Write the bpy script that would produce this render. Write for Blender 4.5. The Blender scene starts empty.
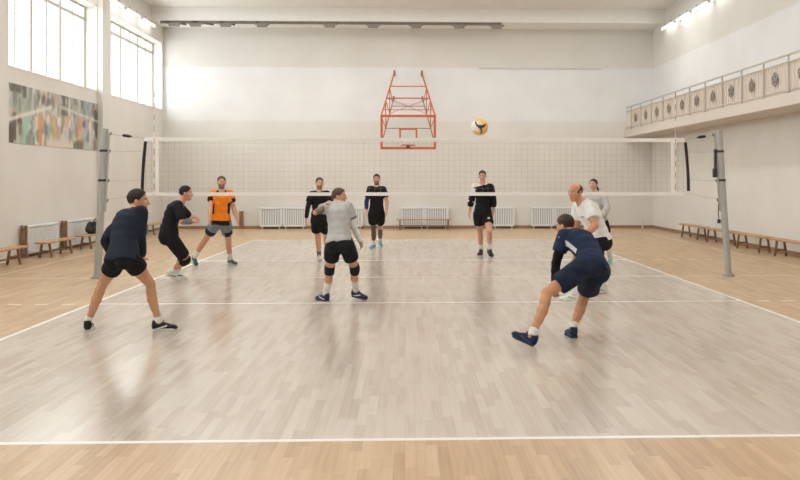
import bpy, math, random
import numpy as np
random.seed(4)
SC = bpy.context.scene
COL = SC.collection
PI = math.pi

# ------------------------------------------------------------------ camera, sky, daylight, exposure
CAM = np.array([-0.195, -14.38, 1.695]); YAW = 0.0332; FPX = 823.0; PX, PY = 433.7, 180.0
cd = bpy.data.cameras.new('camera'); cam = bpy.data.objects.new('camera', cd); COL.objects.link(cam)
cam.location = CAM; cam.rotation_euler = (PI/2, 0, -YAW)
cd.sensor_width = 36.0; cd.lens = FPX/800*36; cd.shift_x = -(PX-400)/800; cd.shift_y = (PY-240)/800
cd.clip_start = 0.05; cd.clip_end = 200
SC.camera = cam
SC.view_settings.view_transform = 'Standard'; SC.view_settings.look = 'None'
SC.view_settings.gamma = 1.0; SC.view_settings.use_curve_mapping = False
SC.view_settings.exposure = -0.25
SC.cycles.use_denoising = True
SC.cycles.max_bounces = 8; SC.cycles.diffuse_bounces = 5; SC.cycles.transparent_max_bounces = 12
SC.cycles.sample_clamp_indirect = 3.0; SC.cycles.sample_clamp_direct = 6.0; SC.cycles.blur_glossy = 1.0; SC.cycles.use_adaptive_sampling = False
world = bpy.data.worlds.new('overcast_sky'); SC.world = world; world.use_nodes = True
world.node_tree.nodes['Background'].inputs[0].default_value = (0.93, 0.97, 1.0, 1)
world.node_tree.nodes['Background'].inputs[1].default_value = 3.0
world.cycles.sampling_method = 'NONE'
DAY = 195.0        # daylight through one tall window bay (W)
TUBE = 22.0         # fluorescent tubes (emission)
FILL_DOWN = 62.0   # each added fill lamp, downwards (W)
FILL_UP = 85.0      # and upwards, to brighten the ceiling

def area_light(name, loc, rot, sx, sy, power, color=(1, 1, 1), spread=PI):
    l = bpy.data.lights.new(name, 'AREA'); l.shape = 'RECTANGLE'; l.size = sx; l.size_y = sy
    l.energy = power; l.color = color; l.spread = spread
    o = bpy.data.objects.new(name, l); COL.objects.link(o); o.location = loc; o.rotation_euler = rot
    return o

# the hall
XL, XR, YB, YF, ZC = -8.6, 8.5, 14.4, -24.0, 7.42
WZ0, WZ1 = 4.12, 6.40
WIN = [(8.68, 14.26), (2.68, 8.28), (-3.32, 2.28), (-9.32, -3.72), (-15.32, -9.72), (-21.32, -15.72)]
for (y0, y1) in WIN:
    area_light('window_daylight', (XL-0.75, (y0+y1)/2, (WZ0+WZ1)/2+0.15), (0, -PI/2, 0), 2.6, 5.7, DAY, (0.95, 0.98, 1.0))
LZ = 6.75
ROWS = (-4.6, 4.6); RY0, RY1 = -20.0, 6.8        # two added, unseen lamp runs that brighten the hall
for xx in ROWS:
    area_light('fill_run_light', (xx, (RY0+RY1)/2, LZ-0.02), (0, 0, 0), 0.4, RY1-RY0, FILL_DOWN*6, (1.0, 0.99, 0.97))
    area_light('fill_run_uplight', (xx, (RY0+RY1)/2, LZ+0.12), (PI, 0, 0), 0.4, RY1-RY0, FILL_UP*6, (1.0, 0.99, 0.97))
FLUSH = [(0.0, 10.3)]
FLUSH_W = 150.0     # added, unseen lamp that brightens the back wall (W)
for xx, yy in FLUSH:
    area_light('fill_panel_light', (xx, yy, ZC-0.09), (0, 0, 0), 14.6, 0.6, FLUSH_W*3, (1.0, 0.99, 0.97))

# ------------------------------------------------------------------ helpers
def at(px, py, d):
    c, s = math.cos(YAW), math.sin(YAW)
    r = np.array([c, -s, 0]); f = np.array([s, c, 0]); u = np.array([0, 0, 1.0])
    return CAM + d*(f + r*(px-PX)/FPX + u*(PY-py)/FPX)

def material(name, color, rough=0.6, metal=0.0, noise=0.0, scale=30.0, bump=0.0, bscale=200.0, spec=0.5, emit=None, alpha=None, detail=4):
    m = bpy.data.materials.new(name); m.use_nodes = True
    nt = m.node_tree; b = nt.nodes['Principled BSDF']
    b.inputs['Roughness'].default_value = rough; b.inputs['Metallic'].default_value = metal
    b.inputs['Specular IOR Level'].default_value = spec
    c = tuple(color)+(1,)
    b.inputs['Base Color'].default_value = c
    if noise > 0 or bump > 0:
        tc = nt.nodes.new('ShaderNodeTexCoord')
    if noise > 0:
        n = nt.nodes.new('ShaderNodeTexNoise'); n.inputs['Scale'].default_value = scale; n.inputs['Detail'].default_value = detail
        nt.links.new(tc.outputs['Object'], n.inputs['Vector'])
        r = nt.nodes.new('ShaderNodeValToRGB')
        r.color_ramp.elements[0].position = 0.3; r.color_ramp.elements[1].position = 0.7
        r.color_ramp.elements[0].color = tuple(max(0, x*(1-noise)) for x in color)+(1,)
        r.color_ramp.elements[1].color = tuple(min(1, x*(1+noise)) for x in color)+(1,)
        nt.links.new(n.outputs['Fac'], r.inputs['Fac']); nt.links.new(r.outputs['Color'], b.inputs['Base Color'])
    if bump > 0:
        n2 = nt.nodes.new('ShaderNodeTexNoise'); n2.inputs['Scale'].default_value = bscale
        nt.links.new(tc.outputs['Object'], n2.inputs['Vector'])
        bp = nt.nodes.new('ShaderNodeBump'); bp.inputs['Strength'].default_value = bump; bp.inputs['Distance'].default_value = 0.01
        nt.links.new(n2.outputs['Fac'], bp.inputs['Height']); nt.links.new(bp.outputs['Normal'], b.inputs['Normal'])
    if emit:
        b.inputs['Emission Color'].default_value = tuple(emit[:3])+(1,); b.inputs['Emission Strength'].default_value = emit[3]
    return m

def srgb(r, g, b):
    f = lambda v: (v/255/12.92) if v/255 <= 0.04045 else ((v/255+0.055)/1.055)**2.4
    return (f(r), f(g), f(b))

def tag(o, label=None, cat=None, group=None, kind=None):
    if label: o['label'] = label
    if cat: o['category'] = cat
    if group: o['group'] = group
    if kind: o['kind'] = kind
    return o

def empty(name, loc=(0, 0, 0), rz=0.0):
    o = bpy.data.objects.new(name, None); COL.objects.link(o); o.location = loc; o.rotation_euler = (0, 0, rz)
    o.empty_display_size = 0.1
    return o

class MB:
    """Collects simple solids; build() links them as ONE mesh object."""
    def __init__(s): s.v = []; s.f = []; s.sm = []; s.parts = []
    def add(s, vs, fs, smooth=False):
        n = len(s.v); s.v += [tuple(map(float, p)) for p in vs]
        f0 = len(s.f); s.f += [tuple(i+n for i in f) for f in fs]; s.sm += [smooth]*len(fs); s.parts.append((n, len(s.v), f0, len(s.f))); return s
    def box(s, a, b, bev=0.0):
        x0, y0, z0 = a; x1, y1, z1 = b
        if bev <= 0:
            return s.add([(x0,y0,z0),(x1,y0,z0),(x1,y1,z0),(x0,y1,z0),(x0,y0,z1),(x1,y0,z1),(x1,y1,z1),(x0,y1,z1)],
                         [(3,2,1,0),(4,5,6,7),(0,1,5,4),(1,2,6,5),(2,3,7,6),(3,0,4,7)])
        e = bev; rings = []
        for (z, i) in ((z0, e), (z0+e, 0), (z1-e, 0), (z1, e)):
            X0, X1, Y0, Y1 = x0+i, x1-i, y0+i, y1-i; c = e
            rings.append([(X0+c,Y0,z),(X1-c,Y0,z),(X1,Y0+c,z),(X1,Y1-c,z),(X1-c,Y1,z),(X0+c,Y1,z),(X0,Y1-c,z),(X0,Y0+c,z)])
        vs = [p for r in rings for p in r]; fs = [tuple(range(7, -1, -1)), tuple(range(24, 32))]
        for k in range(3):
            for j in range(8): fs.append((k*8+j, k*8+(j+1) % 8, k*8+8+(j+1) % 8, k*8+8+j))
        return s.add(vs, fs)
    def tube(s, pts, r, n=10, closed=False, cap=True):
        pts = [np.array(p, float) for p in pts]; m = len(pts)
        rr = r if isinstance(r, (list, tuple)) else [r]*m
        vs = []; prev = None
        for i, p in enumerate(pts):
            if closed: t = pts[(i+1) % m]-pts[i-1]
            else: t = pts[min(i+1, m-1)]-pts[max(i-1, 0)]
            t = t/(np.linalg.norm(t)+1e-12)
            if prev is None:
                a = np.array([0, 0, 1.0]) if abs(t[2]) < 0.9 else np.array([1.0, 0, 0])
                u = np.cross(a, t)
            else: u = prev-t*np.dot(prev, t)
            u = u/np.linalg.norm(u); prev = u; w = np.cross(t, u)
            for k in range(n):
                an = 2*PI*k/n; vs.append(p+rr[i]*(math.cos(an)*u+math.sin(an)*w))
        fs = []
        for i in range(m if closed else m-1):
            i2 = (i+1) % m
            for k in range(n): fs.append((i*n+k, i*n+(k+1) % n, i2*n+(k+1) % n, i2*n+k))
        if not closed and cap: fs += [tuple(range(n-1, -1, -1)), tuple((m-1)*n+k for k in range(n))]
        return s.add(vs, fs, True)
    def beam(s, a, b, w, h):
        """square bar between two points"""
        a = np.array(a, float); b = np.array(b, float); t = (b-a)/np.linalg.norm(b-a)
        up = np.array([0, 0, 1.0]) if abs(t[2]) < 0.95 else np.array([0, 1.0, 0])
        u = np.cross(t, up); u /= np.linalg.norm(u); v = np.cross(u, t)
        q = [(-1,-1),(1,-1),(1,1),(-1,1)]
        vs = [p+u*i*w/2+v*j*h/2 for p in (a, b) for i, j in q]
        return s.add(vs, [(3,2,1,0),(4,5,6,7),(0,1,5,4),(1,2,6,5),(2,3,7,6),(3,0,4,7)])
    def build(s, name, mat, parent=None):
        me = bpy.data.meshes.new(name); me.from_pydata(s.v, [], s.f); me.update()
        me.polygons.foreach_set('use_smooth', s.sm)
        if any(s.sm):
            try: me.set_sharp_from_angle(angle=0.7)
            except Exception: pass
        me.materials.append(mat)
        o = bpy.data.objects.new(name, me); COL.objects.link(o)
        if parent is not None: o.parent = parent
        return o

def _each(s, name, mat, parent=None):
    """like build(), but every solid that was added becomes an object of its own"""
    out = []
    for (v0, v1, f0, f1) in s.parts:
        m = MB(); m.v = s.v[v0:v1]; m.f = [tuple(i-v0 for i in f) for f in s.f[f0:f1]]; m.sm = s.sm[f0:f1]
        out.append(m.build(name, mat, parent))
    return out
MB.each = _each

def copy_tree(o, parent=None):
    c = o.copy(); COL.objects.link(c)
    if parent is not None: c.parent = parent
    for ch in list(o.children):
        if ch.name in COL.objects: copy_tree(ch, c)
    return c

def struct(o): o['kind'] = 'structure'; return o

# ------------------------------------------------------------------ materials of the room
def floor_material():
    m = bpy.data.materials.new('lacquered_parquet'); m.use_nodes = True
    nt = m.node_tree; L = nt.links; N = nt.nodes; b = N['Principled BSDF']
    geo = N.new('ShaderNodeNewGeometry'); sep = N.new('ShaderNodeSeparateXYZ'); L.new(geo.outputs['Position'], sep.inputs[0])
    def mth(op, a, c=None):
        n = N.new('ShaderNodeMath'); n.operation = op
        for i, v in enumerate((a, c)):
            if v is None: continue
            if isinstance(v, (int, float)): n.inputs[i].default_value = v
            else: L.new(v, n.inputs[i])
        return n.outputs[0]
    inx = mth('LESS_THAN', mth('ABSOLUTE', sep.outputs['X']), 4.5)
    iny = mth('LESS_THAN', mth('ABSOLUTE', sep.outputs['Y']), 9.0)
    inside = mth('MULTIPLY', inx, iny)
    row = mth('FLOOR', mth('DIVIDE', sep.outputs['X'], 0.068))
    wn = N.new('ShaderNodeTexWhiteNoise'); wn.noise_dimensions = '1D'; L.new(row, wn.inputs['W'])
    yv = mth('ADD', mth('DIVIDE', sep.outputs['Y'], 0.55), mth('MULTIPLY', wn.outputs['Value'], 9.7))
    comb = N.new('ShaderNodeCombineXYZ'); L.new(row, comb.inputs[0]); L.new(mth('FLOOR', yv), comb.inputs[1])
    wn2 = N.new('ShaderNodeTexWhiteNoise'); wn2.noise_dimensions = '2D'; L.new(comb.outputs[0], wn2.inputs['Vector'])
    plank = wn2.outputs['Value']
    fx = mth('ABSOLUTE', mth('SUBTRACT', mth('FRACT', mth('DIVIDE', sep.outputs['X'], 0.068)), 0.5))
    gap = mth('MULTIPLY', mth('POWER', mth('MULTIPLY', fx, 2.0), 16.0), 0.5)
    # wood grain stretched along the boards
    mp = N.new('ShaderNodeMapping'); mp.inputs['Scale'].default_value = (22, 1.1, 1); L.new(geo.outputs['Position'], mp.inputs['Vector'])
    gr = N.new('ShaderNodeTexNoise'); gr.inputs['Scale'].default_value = 1.6; gr.inputs['Detail'].default_value = 5; L.new(mp.outputs[0], gr.inputs['Vector'])
    wear = N.new('ShaderNodeTexNoise'); wear.inputs['Scale'].default_value = 0.55; wear.inputs['Detail'].default_value = 3; L.new(geo.outputs['Position'], wear.inputs['Vector'])
    t = mth('ADD', mth('MULTIPLY', plank, 0.28), mth('ADD', mth('MULTIPLY', gr.outputs['Fac'], 0.45), mth('MULTIPLY', wear.outputs['Fac'], 0.35)))
    def ramp(stops):
        r = N.new('ShaderNodeValToRGB'); e = r.color_ramp.elements
        e[0].position, e[0].color = stops[0][0], stops[0][1]+(1,)
        e[1].position, e[1].color = stops[-1][0], stops[-1][1]+(1,)
        for p, c in stops[1:-1]:
            q = e.new(p); q.color = c+(1,)
        L.new(t, r.inputs['Fac']); return r.outputs['Color']
    ci = ramp([(0.15, IN_A), (0.55, IN_B), (0.95, IN_C)])
    co = ramp([(0.15, OUT_A), (0.55, OUT_B), (0.95, OUT_C)])
    mx = N.new('ShaderNodeMix'); mx.data_type = 'RGBA'; L.new(inside, mx.inputs['Factor']); L.new(co, mx.inputs[6]); L.new(ci, mx.inputs[7])
    mm = N.new('ShaderNodeMix'); mm.data_type = 'RGBA'; mm.blend_type = 'MULTIPLY'; L.new(mth('MULTIPLY', gap, 0.30), mm.inputs['Factor'])
    L.new(mx.outputs[2], mm.inputs[6]); mm.inputs[7].default_value = (0.35, 0.28, 0.22, 1)
    L.new(mm.outputs[2], b.inputs['Base Color'])
    rr = mth('ADD', mth('MULTIPLY', wear.outputs['Fac'], 0.07), 0.15)
    L.new(mth('ADD', mth('ADD', rr, mth('MULTIPLY', plank, 0.02)), mth('MULTIPLY', mth('SUBTRACT', 1.0, inside), 0.13)), b.inputs['Roughness'])
    b.inputs['Specular IOR Level'].default_value = 0.42

    pass
    return m
IN_A, IN_B, IN_C = srgb(168, 154, 138), srgb(195, 184, 170), srgb(210, 202, 191)
OUT_A, OUT_B, OUT_C = srgb(146, 114, 80), srgb(190, 161, 125), srgb(216, 194, 164)

def wall_material(name, low, mid, high, z1, z2):
    m = bpy.data.materials.new(name); m.use_nodes = True
    nt = m.node_tree; L = nt.links; N = nt.nodes; b = N['Principled BSDF']
    geo = N.new('ShaderNodeNewGeometry'); sep = N.new('ShaderNodeSeparateXYZ'); L.new(geo.outputs['Position'], sep.inputs[0])
    mr = N.new('ShaderNodeMapRange'); mr.inputs[1].default_value = 0; mr.inputs[2].default_value = 8; L.new(sep.outputs['Z'], mr.inputs[0])
    r = N.new('ShaderNodeValToRGB'); e = r.color_ramp.elements
    e[0].position, e[0].color = 0, low+(1,); e[1].position, e[1].color = 1, high+(1,)
    for p, c in ((z1/8-0.002, low), (z1/8+0.002, mid), (z2/8-0.003, mid), (z2/8+0.003, high)):
        q = e.new(p); q.color = c+(1,)
    L.new(mr.outputs[0], r.inputs['Fac'])
    n = N.new('ShaderNodeTexNoise'); n.inputs['Scale'].default_value = 0.9; n.inputs['Detail'].default_value = 6; L.new(geo.outputs['Position'], n.inputs['Vector'])
    mx = N.new('ShaderNodeMix'); mx.data_type = 'RGBA'; mx.blend_type = 'MULTIPLY'; mx.inputs['Factor'].default_value = 1
    rr = N.new('ShaderNodeValToRGB'); rr.color_ramp.elements[0].color = (0.93, 0.925, 0.915, 1); rr.color_ramp.elements[1].color = (1, 1, 1, 1)
    rr.color_ramp.elements[0].position = 0.3; rr.color_ramp.elements[1].position = 0.7
    L.new(n.outputs['Fac'], rr.inputs['Fac']); L.new(r.outputs['Color'], mx.inputs[6]); L.new(rr.outputs['Color'], mx.inputs[7])
    L.new(mx.outputs[2], b.inputs['Base Color']); b.inputs['Roughness'].default_value = 0.75
    n2 = N.new('ShaderNodeTexNoise'); n2.inputs['Scale'].default_value = 25; L.new(geo.outputs['Position'], n2.inputs['Vector'])
    bp = N.new('ShaderNodeBump'); bp.inputs['Strength'].default_value = 0.08; bp.inputs['Distance'].default_value = 0.01
    L.new(n2.outputs['Fac'], bp.inputs['Height']); L.new(bp.outputs['Normal'], b.inputs['Normal'])
    return m

M = {}
M['floor'] = floor_material()
M['wall'] = wall_material('painted_plaster', srgb(221, 219, 214), srgb(228, 229, 229), srgb(219, 217, 212), 3.75, 5.62)
M['wall_left'] = wall_material('painted_plaster_warm', srgb(221, 219, 213), srgb(222, 219, 214), srgb(224, 222, 217), 4.0, 6.5)
M['ceil'] = material('ceiling_white', srgb(228, 226, 222), 0.8, noise=0.02, scale=2)
M['beam'] = material('beam_white', srgb(236, 235, 232), 0.7, noise=0.015, scale=3)
M['line'] = material('white_line_paint', srgb(238, 236, 232), 0.35, noise=0.03, scale=9)
M['line2'] = material('cream_line_paint', srgb(226, 212, 190), 0.35, noise=0.05, scale=9)
M['skirt'] = material('skirting_wood', srgb(150, 118, 88), 0.5, noise=0.1, scale=8)
M['winframe'] = material('window_frame_paint', srgb(196, 190, 180), 0.5, noise=0.02)
M['sill'] = material('sill_paint', srgb(225, 217, 207), 0.6, noise=0.02)
M['steel'] = material('galvanised_steel', srgb(176, 178, 176), 0.35, 0.35, noise=0.05, scale=20)
M['darksteel'] = material('dark_steel', srgb(70, 70, 70), 0.4, 0.6, noise=0.05)
M['black'] = material('black_plastic', srgb(22, 22, 24), 0.5, noise=0.1)
M['tape'] = material('white_net_tape', srgb(236, 234, 230), 0.7, noise=0.02, bump=0.1)
M['cable'] = material('pale_cable', srgb(176, 166, 152), 0.6, noise=0.03)
M['cord'] = material('net_cord', srgb(156, 142, 122), 0.8, noise=0.05)
M['orange'] = material('orange_steel_paint', srgb(188, 88, 52), 0.4, noise=0.08, scale=6)
M['rusty'] = material('faded_orange_paint', srgb(176, 100, 62), 0.5, noise=0.12, scale=6)
M['bench'] = material('bench_wood', srgb(186, 146, 104), 0.45, noise=0.12, scale=7)
M['benchleg'] = material('bench_leg_wood', srgb(128, 98, 70), 0.5, noise=0.12, scale=7)
M['rad'] = material('radiator_enamel', srgb(226, 228, 228), 0.45, noise=0.02)
M['radgap'] = material('radiator_back', srgb(176, 180, 182), 0.6, noise=0.03)
M['sidewood'] = material('side_board_wood', srgb(136, 102, 74), 0.5, noise=0.12, scale=7)
M['rail'] = material('balcony_rail_paint', srgb(206, 198, 187), 0.5, noise=0.02)
M['railpanel'] = material('balcony_sheet', srgb(222, 212, 200), 0.6, noise=0.02, scale=3)
M['railbar'] = material('rail_bar_paint', srgb(186, 178, 167), 0.5, noise=0.02)
M['rosette'] = material('rosette_grey', srgb(138, 130, 120), 0.5, noise=0.05)
M['lamp_body'] = material('lamp_enamel', srgb(236, 236, 236), 0.4, noise=0.01)
M['tube'] = material('lit_tube', (1, 1, 1), 0.4, noise=0, emit=(1.0, 0.99, 0.97, TUBE))
M['tray'] = material('tray_grey', srgb(112, 106, 97), 0.5, noise=0.12, scale=5)
M['bag'] = material('bag_black', srgb(26, 25, 26), 0.75, noise=0.2, scale=15, bump=0.3, bscale=60)
gm = bpy.data.materials.new('window_glass'); gm.use_nodes = True
_n = gm.node_tree.nodes; _l = gm.node_tree.links; _n.remove(_n['Principled BSDF'])
_t = _n.new('ShaderNodeBsdfTransparent'); _t.inputs[0].default_value = (0.97, 0.98, 0.98, 1); _g = _n.new('ShaderNodeBsdfGlossy'); _g.inputs['Roughness'].default_value = 0.05
_f = _n.new('ShaderNodeLayerWeight'); _f.inputs[0].default_value = 0.5; _p = _n.new('ShaderNodeMath'); _p.operation = 'POWER'; _p.inputs[1].default_value = 5.0; _l.new(_f.outputs['Facing'], _p.inputs[0])
_q = _n.new('ShaderNodeMath'); _q.operation = 'MULTIPLY_ADD'; _q.inputs[1].default_value = 0.9; _q.inputs[2].default_value = 0.03; _l.new(_p.outputs[0], _q.inputs[0])
_m = _n.new('ShaderNodeMixShader'); _l.new(_q.outputs[0], _m.inputs[0]); _l.new(_t.outputs[0], _m.inputs[1]); _l.new(_g.outputs[0], _m.inputs[2])
_l.new(_m.outputs[0], _n['Material Output'].inputs[0]); M['glass'] = gm

# ------------------------------------------------------------------ room shell
fl = struct(MB().box((XL-0.3, YF-0.2, -0.2), (XR+0.3, YB+0.3, 0)).build('floor', M['floor']))
lm = MB()
def line(x0, y0, x1, y1): lm.box((x0, y0, -0.001), (x1, y1, 0.0012))
h = 0.025
line(-4.5-h, -9-h, -4.5+h, 9+h); line(4.5-h, -9-h, 4.5+h, 9+h)
line(-4.5+h, -9-h, 4.5-h, -9+h); line(-4.5+h, 9-h, 4.5-h, 9+h)
line(-4.5+h, -3-h, 4.5-h, -3+h); line(-4.5+h, 3-h, 4.5-h, 3+h)
for k in range(5):
    for sx in (-1, 1):
        for yy in (-3, 3):
            a = 4.72+k*0.36; line(min(sx*a, sx*(a+0.17)), yy-h, max(sx*a, sx*(a+0.17)), yy+h)
for o in lm.each('court_line', M['line'], fl): struct(o)
l2 = MB()
for (x0, y0, x1, y1) in ((-4.5+h, -h*0.8, 4.5-h, h*0.8), (-8.0, -h*.8, -4.5-h, h*.8), (4.5+h, -h*.8, 7.4, h*.8),
                         (-7.46, -14, -7.42, 13.2), (7.44, -14, 7.48, 13.2)):
    l2.box((x0, y0, -0.001), (x1, y1, 0.0010))
for o in l2.each('court_line', M['line2'], fl): struct(o)
struct(MB().box((XL-0.3, YF-0.2, ZC), (XR+0.3, YB+0.3, ZC+0.2)).build('ceiling', M['ceil']))
struct(MB().box((XL-0.45, YB, 0), (XR+0.3, YB+0.25, ZC)).build('wall_back', M['wall']))
struct(MB().box((XR, YF, 0), (XR+0.25, YB, ZC)).build('wall_right', M['wall']))
struct(MB().box((XL-0.45, YF-0.2, 0), (XR+0.25, YF, ZC)).build('wall_front', M['wall']))
wl = MB()
wl.box((XL-0.45, YF, 0), (XL, YB, WZ0))
wl.box((XL-0.45, YF, WZ1), (XL, YB, ZC))
ys = [YF]+[v for w in sorted(WIN) for v in w]+[YB]
for i in range(0, len(ys), 2): wl.box((XL-0.45, ys[i], WZ0), (XL, ys[i+1], WZ1))
struct(wl.build('wall_left', M['wall_left']))
# piers between the windows
for i, (y0, y1) in enumerate(((8.30, 8.88), (2.30, 3.0), (-3.7, -3.12), (-9.7, -9.12), (-15.7, -15.12))):
    struct(MB().box((XL, y0, 0), (XL+0.15, y1, 6.72)).build('column', M['wall_left']))
# windows: frame, mullions, transom, panes, sill
for i, (y0, y1) in enumerate(WIN):
    w = struct(empty('window_%d' % (i+1), (XL-0.35, y0, WZ0)))
    fr = MB(); L_ = y1-y0; H_ = WZ1-WZ0
    n = 7
    for k in range(n+1):
        yy = L_*k/n; t = 0.055 if k % 2 == 1 else 0.032
        fr.box((-0.03, max(0, yy-t), 0), (0.03, min(L_, yy+t), H_))
    fr.box((-0.028, 0, 0), (0.028, L_, 0.05)); fr.box((-0.028, 0, H_-0.05), (0.028, L_, H_)); fr.box((-0.028, 0, 1.90), (0.028, L_, 1.98))
    struct(fr.build('window_frame', M['winframe'], w))
    struct(MB().box((-0.004, 0.01, 0.01), (0.004, L_-0.01, H_-0.01)).build('pane', M['glass'], w))
    struct(MB().box((0.0, 0, -0.03), (0.36, L_, 0.004)).build('window_sill', M['sill'], w))
# cross beam before the back wall, ceiling beams further forward, wall cornices
struct(MB().box((XL, 13.1, 6.98), (XR, YB, ZC)).build('trim_1', M['beam']))
for i, yy in enumerate((7.2, 1.2, -4.8, -10.8, -16.8)):
    struct(MB().box((XL, yy-0.2, ZC-0.22), (XR, yy+0.2, ZC)).build('trim_%d' % (i+2), M['beam']))
# skirting
struct(MB().box((XL, YB-0.025, 0), (XR, YB, 0.10)).build('baseboard_back', M['skirt']))
struct(MB().box((XR-0.025, YF, 0), (XR, YB-0.025, 0.10)).build('baseboard_right', M['skirt']))
struct(MB().box((XL, YF, 0), (XL+0.02, YB-0.025, 0.08)).build('baseboard_left', M['skirt']))
# thin ledge on the back wall, right of the ball
struct(MB().box((2.35, YB-0.03, 5.59), (6.65, YB, 5.63)).build('trim_7', M['rail']))

# ------------------------------------------------------------------ balcony and its railing
BX, BZ0, BZ1, RT = 7.5, 3.20, 3.45, 4.26
struct(MB().box((BX, YF, BZ0), (XR, YB, BZ1)).build('balcony_slab', M['rail'])).__setitem__('kind', 'structure')
rl = tag(empty('balcony_railing', (BX+0.06, YB, BZ1)), 'pale metal railing with grey rosettes along the balcony edge', 'railing')
rb = MB(); rb.box((-0.018, -34, 0.775), (0.018, 0, 0.81)); rb.box((-0.010, -34, 0.64), (0.010, 0, 0.660)); rb.box((-0.010, -34, 0.06), (0.010, 0, 0.08))
for o, nn in zip(rb.each('top_rail', M['railbar'], rl), ('top_rail', 'middle_rail', 'bottom_rail')): o.name = nn
pb = MB()
ro = None
yk = -0.62
balu = MB(); k = 0
while yk > -33.5:
    MB().box((-0.016, yk-0.016, 0), (0.016, yk+0.016, 0.80)).build('post', M['railbar'], rl) if yk > -19 else pb.box((-0.02, yk-0.02, 0), (0.02, yk+0.02, 0.80))
    for j in range(1, 9):
        balu.box((-0.008, yk-0.13*j-0.008, 0.08), (0.008, yk-0.13*j+0.008, 0.65))
    yc = yk-0.585
    r_ = MB()
    for q in range(5):
        an = 2*PI*q/5+0.3
        cpt = (-0.016, yc+0.085*math.cos(an), 0.36+0.085*math.sin(an))
        r_.tube([(cpt[0], cpt[1]+0.050*math.cos(b*PI/4), cpt[2]+0.050*math.sin(b*PI/4)) for b in range(8)], 0.016, 5, closed=True)
    r_.tube([(-0.016, yc, 0.20), (-0.016, yc, 0.52)], 0.012, 6)
    r_.tube([(-0.02, yc+0.03*math.cos(b*PI/4), 0.36+0.03*math.sin(b*PI/4)) for b in range(8)], 0.016, 5, closed=True)
    if yk > -19: r_.build('rosette', M['rosette'], rl)
    yk -= 1.17
pb.each('post', M['railbar'], rl)
tag(balu.build('baluster', M['rail'], rl), kind='stuff')
MB().box((0.03, -34, 0.02), (0.045, 0, 0.66)).build('backing_sheet', M['railpanel'], rl)

# ------------------------------------------------------------------ fluorescent lamps along both walls under the ceiling
def tube_lamp():
    r = empty('fluorescent_lamp')
    MB().box((-0.05, -0.62, 0.0), (0.05, 0.62, 0.055), 0.012).build('lamp_housing', M['lamp_body'], r)
    MB().tube([(0, -0.60, -0.025), (0, 0.60, -0.025)], 0.019, 10).build('tube', M['tube'], r)
    e = MB(); e.box((-0.025, -0.635, -0.05), (0.025, -0.6, 0.0)); e.box((-0.025, 0.6, -0.05), (0.025, 0.635, 0.0)); e.each('end_cap', M['lamp_body'], r)
    b = MB(); b.box((-0.02, -0.35, 0.05), (0.14, -0.31, 0.10)); b.box((-0.02, 0.31, 0.05), (0.14, 0.35, 0.10)); b.each('bracket', M['tray'], r)
    return r
proto = tube_lamp()
ordn = ['farthest', 'second from the back', 'third from the back', 'fourth from the back', 'fifth from the back']
first = True
for sx in (-1, 1):
    for k in range(5):
        o = proto if first else copy_tree(proto); first = False
        o.location = (XR-0.14 if sx > 0 else XL+0.14, 12.3-1.5*k, 6.76); o.rotation_euler = (0, 0, 0 if sx > 0 else PI)
        tag(o, 'lit white tube lamp high on %s, %s' % ('the wall above the balcony' if sx > 0 else 'the window wall', ordn[k]), 'lamp', 'tube lamps along the side walls')

# long metal tray under the beam with drop boxes
tr = tag(empty('ceiling_tray', (0, 13.2, 6.98)), 'long grey metal tray with brackets under the white beam by the back wall', 'tray')
x0t = -8.35; x1t = 3.0
MB().box((x0t, -0.02, -0.085), (x1t, 0.05, 0.0)).build('tray_channel', M['tray'], tr)
for xx in (-7.9, -7.2, -6.2, -5.0, -2.75, -1.3, 0.13, 1.58, 2.85):
    b = MB(); b.box((xx-0.24, -0.06, -0.11), (xx+0.24, 0.10, -0.08)); b.box((xx-0.17, -0.05, -0.19), (xx+0.17, 0.08, -0.10), 0.01)
    b.build('bracket', M['rosette'], tr)
b = MB()
for (xa, xb) in ((-8.2, -7.5), (-7.3, -6.6), (-6.4, -5.9), (-5.2, -4.8)):
    b.beam((xa, 0.0, -0.02), (xb, 0.02, -0.12), 0.05, 0.05)
b.each('loose_strut', M['darksteel'], tr)

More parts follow.
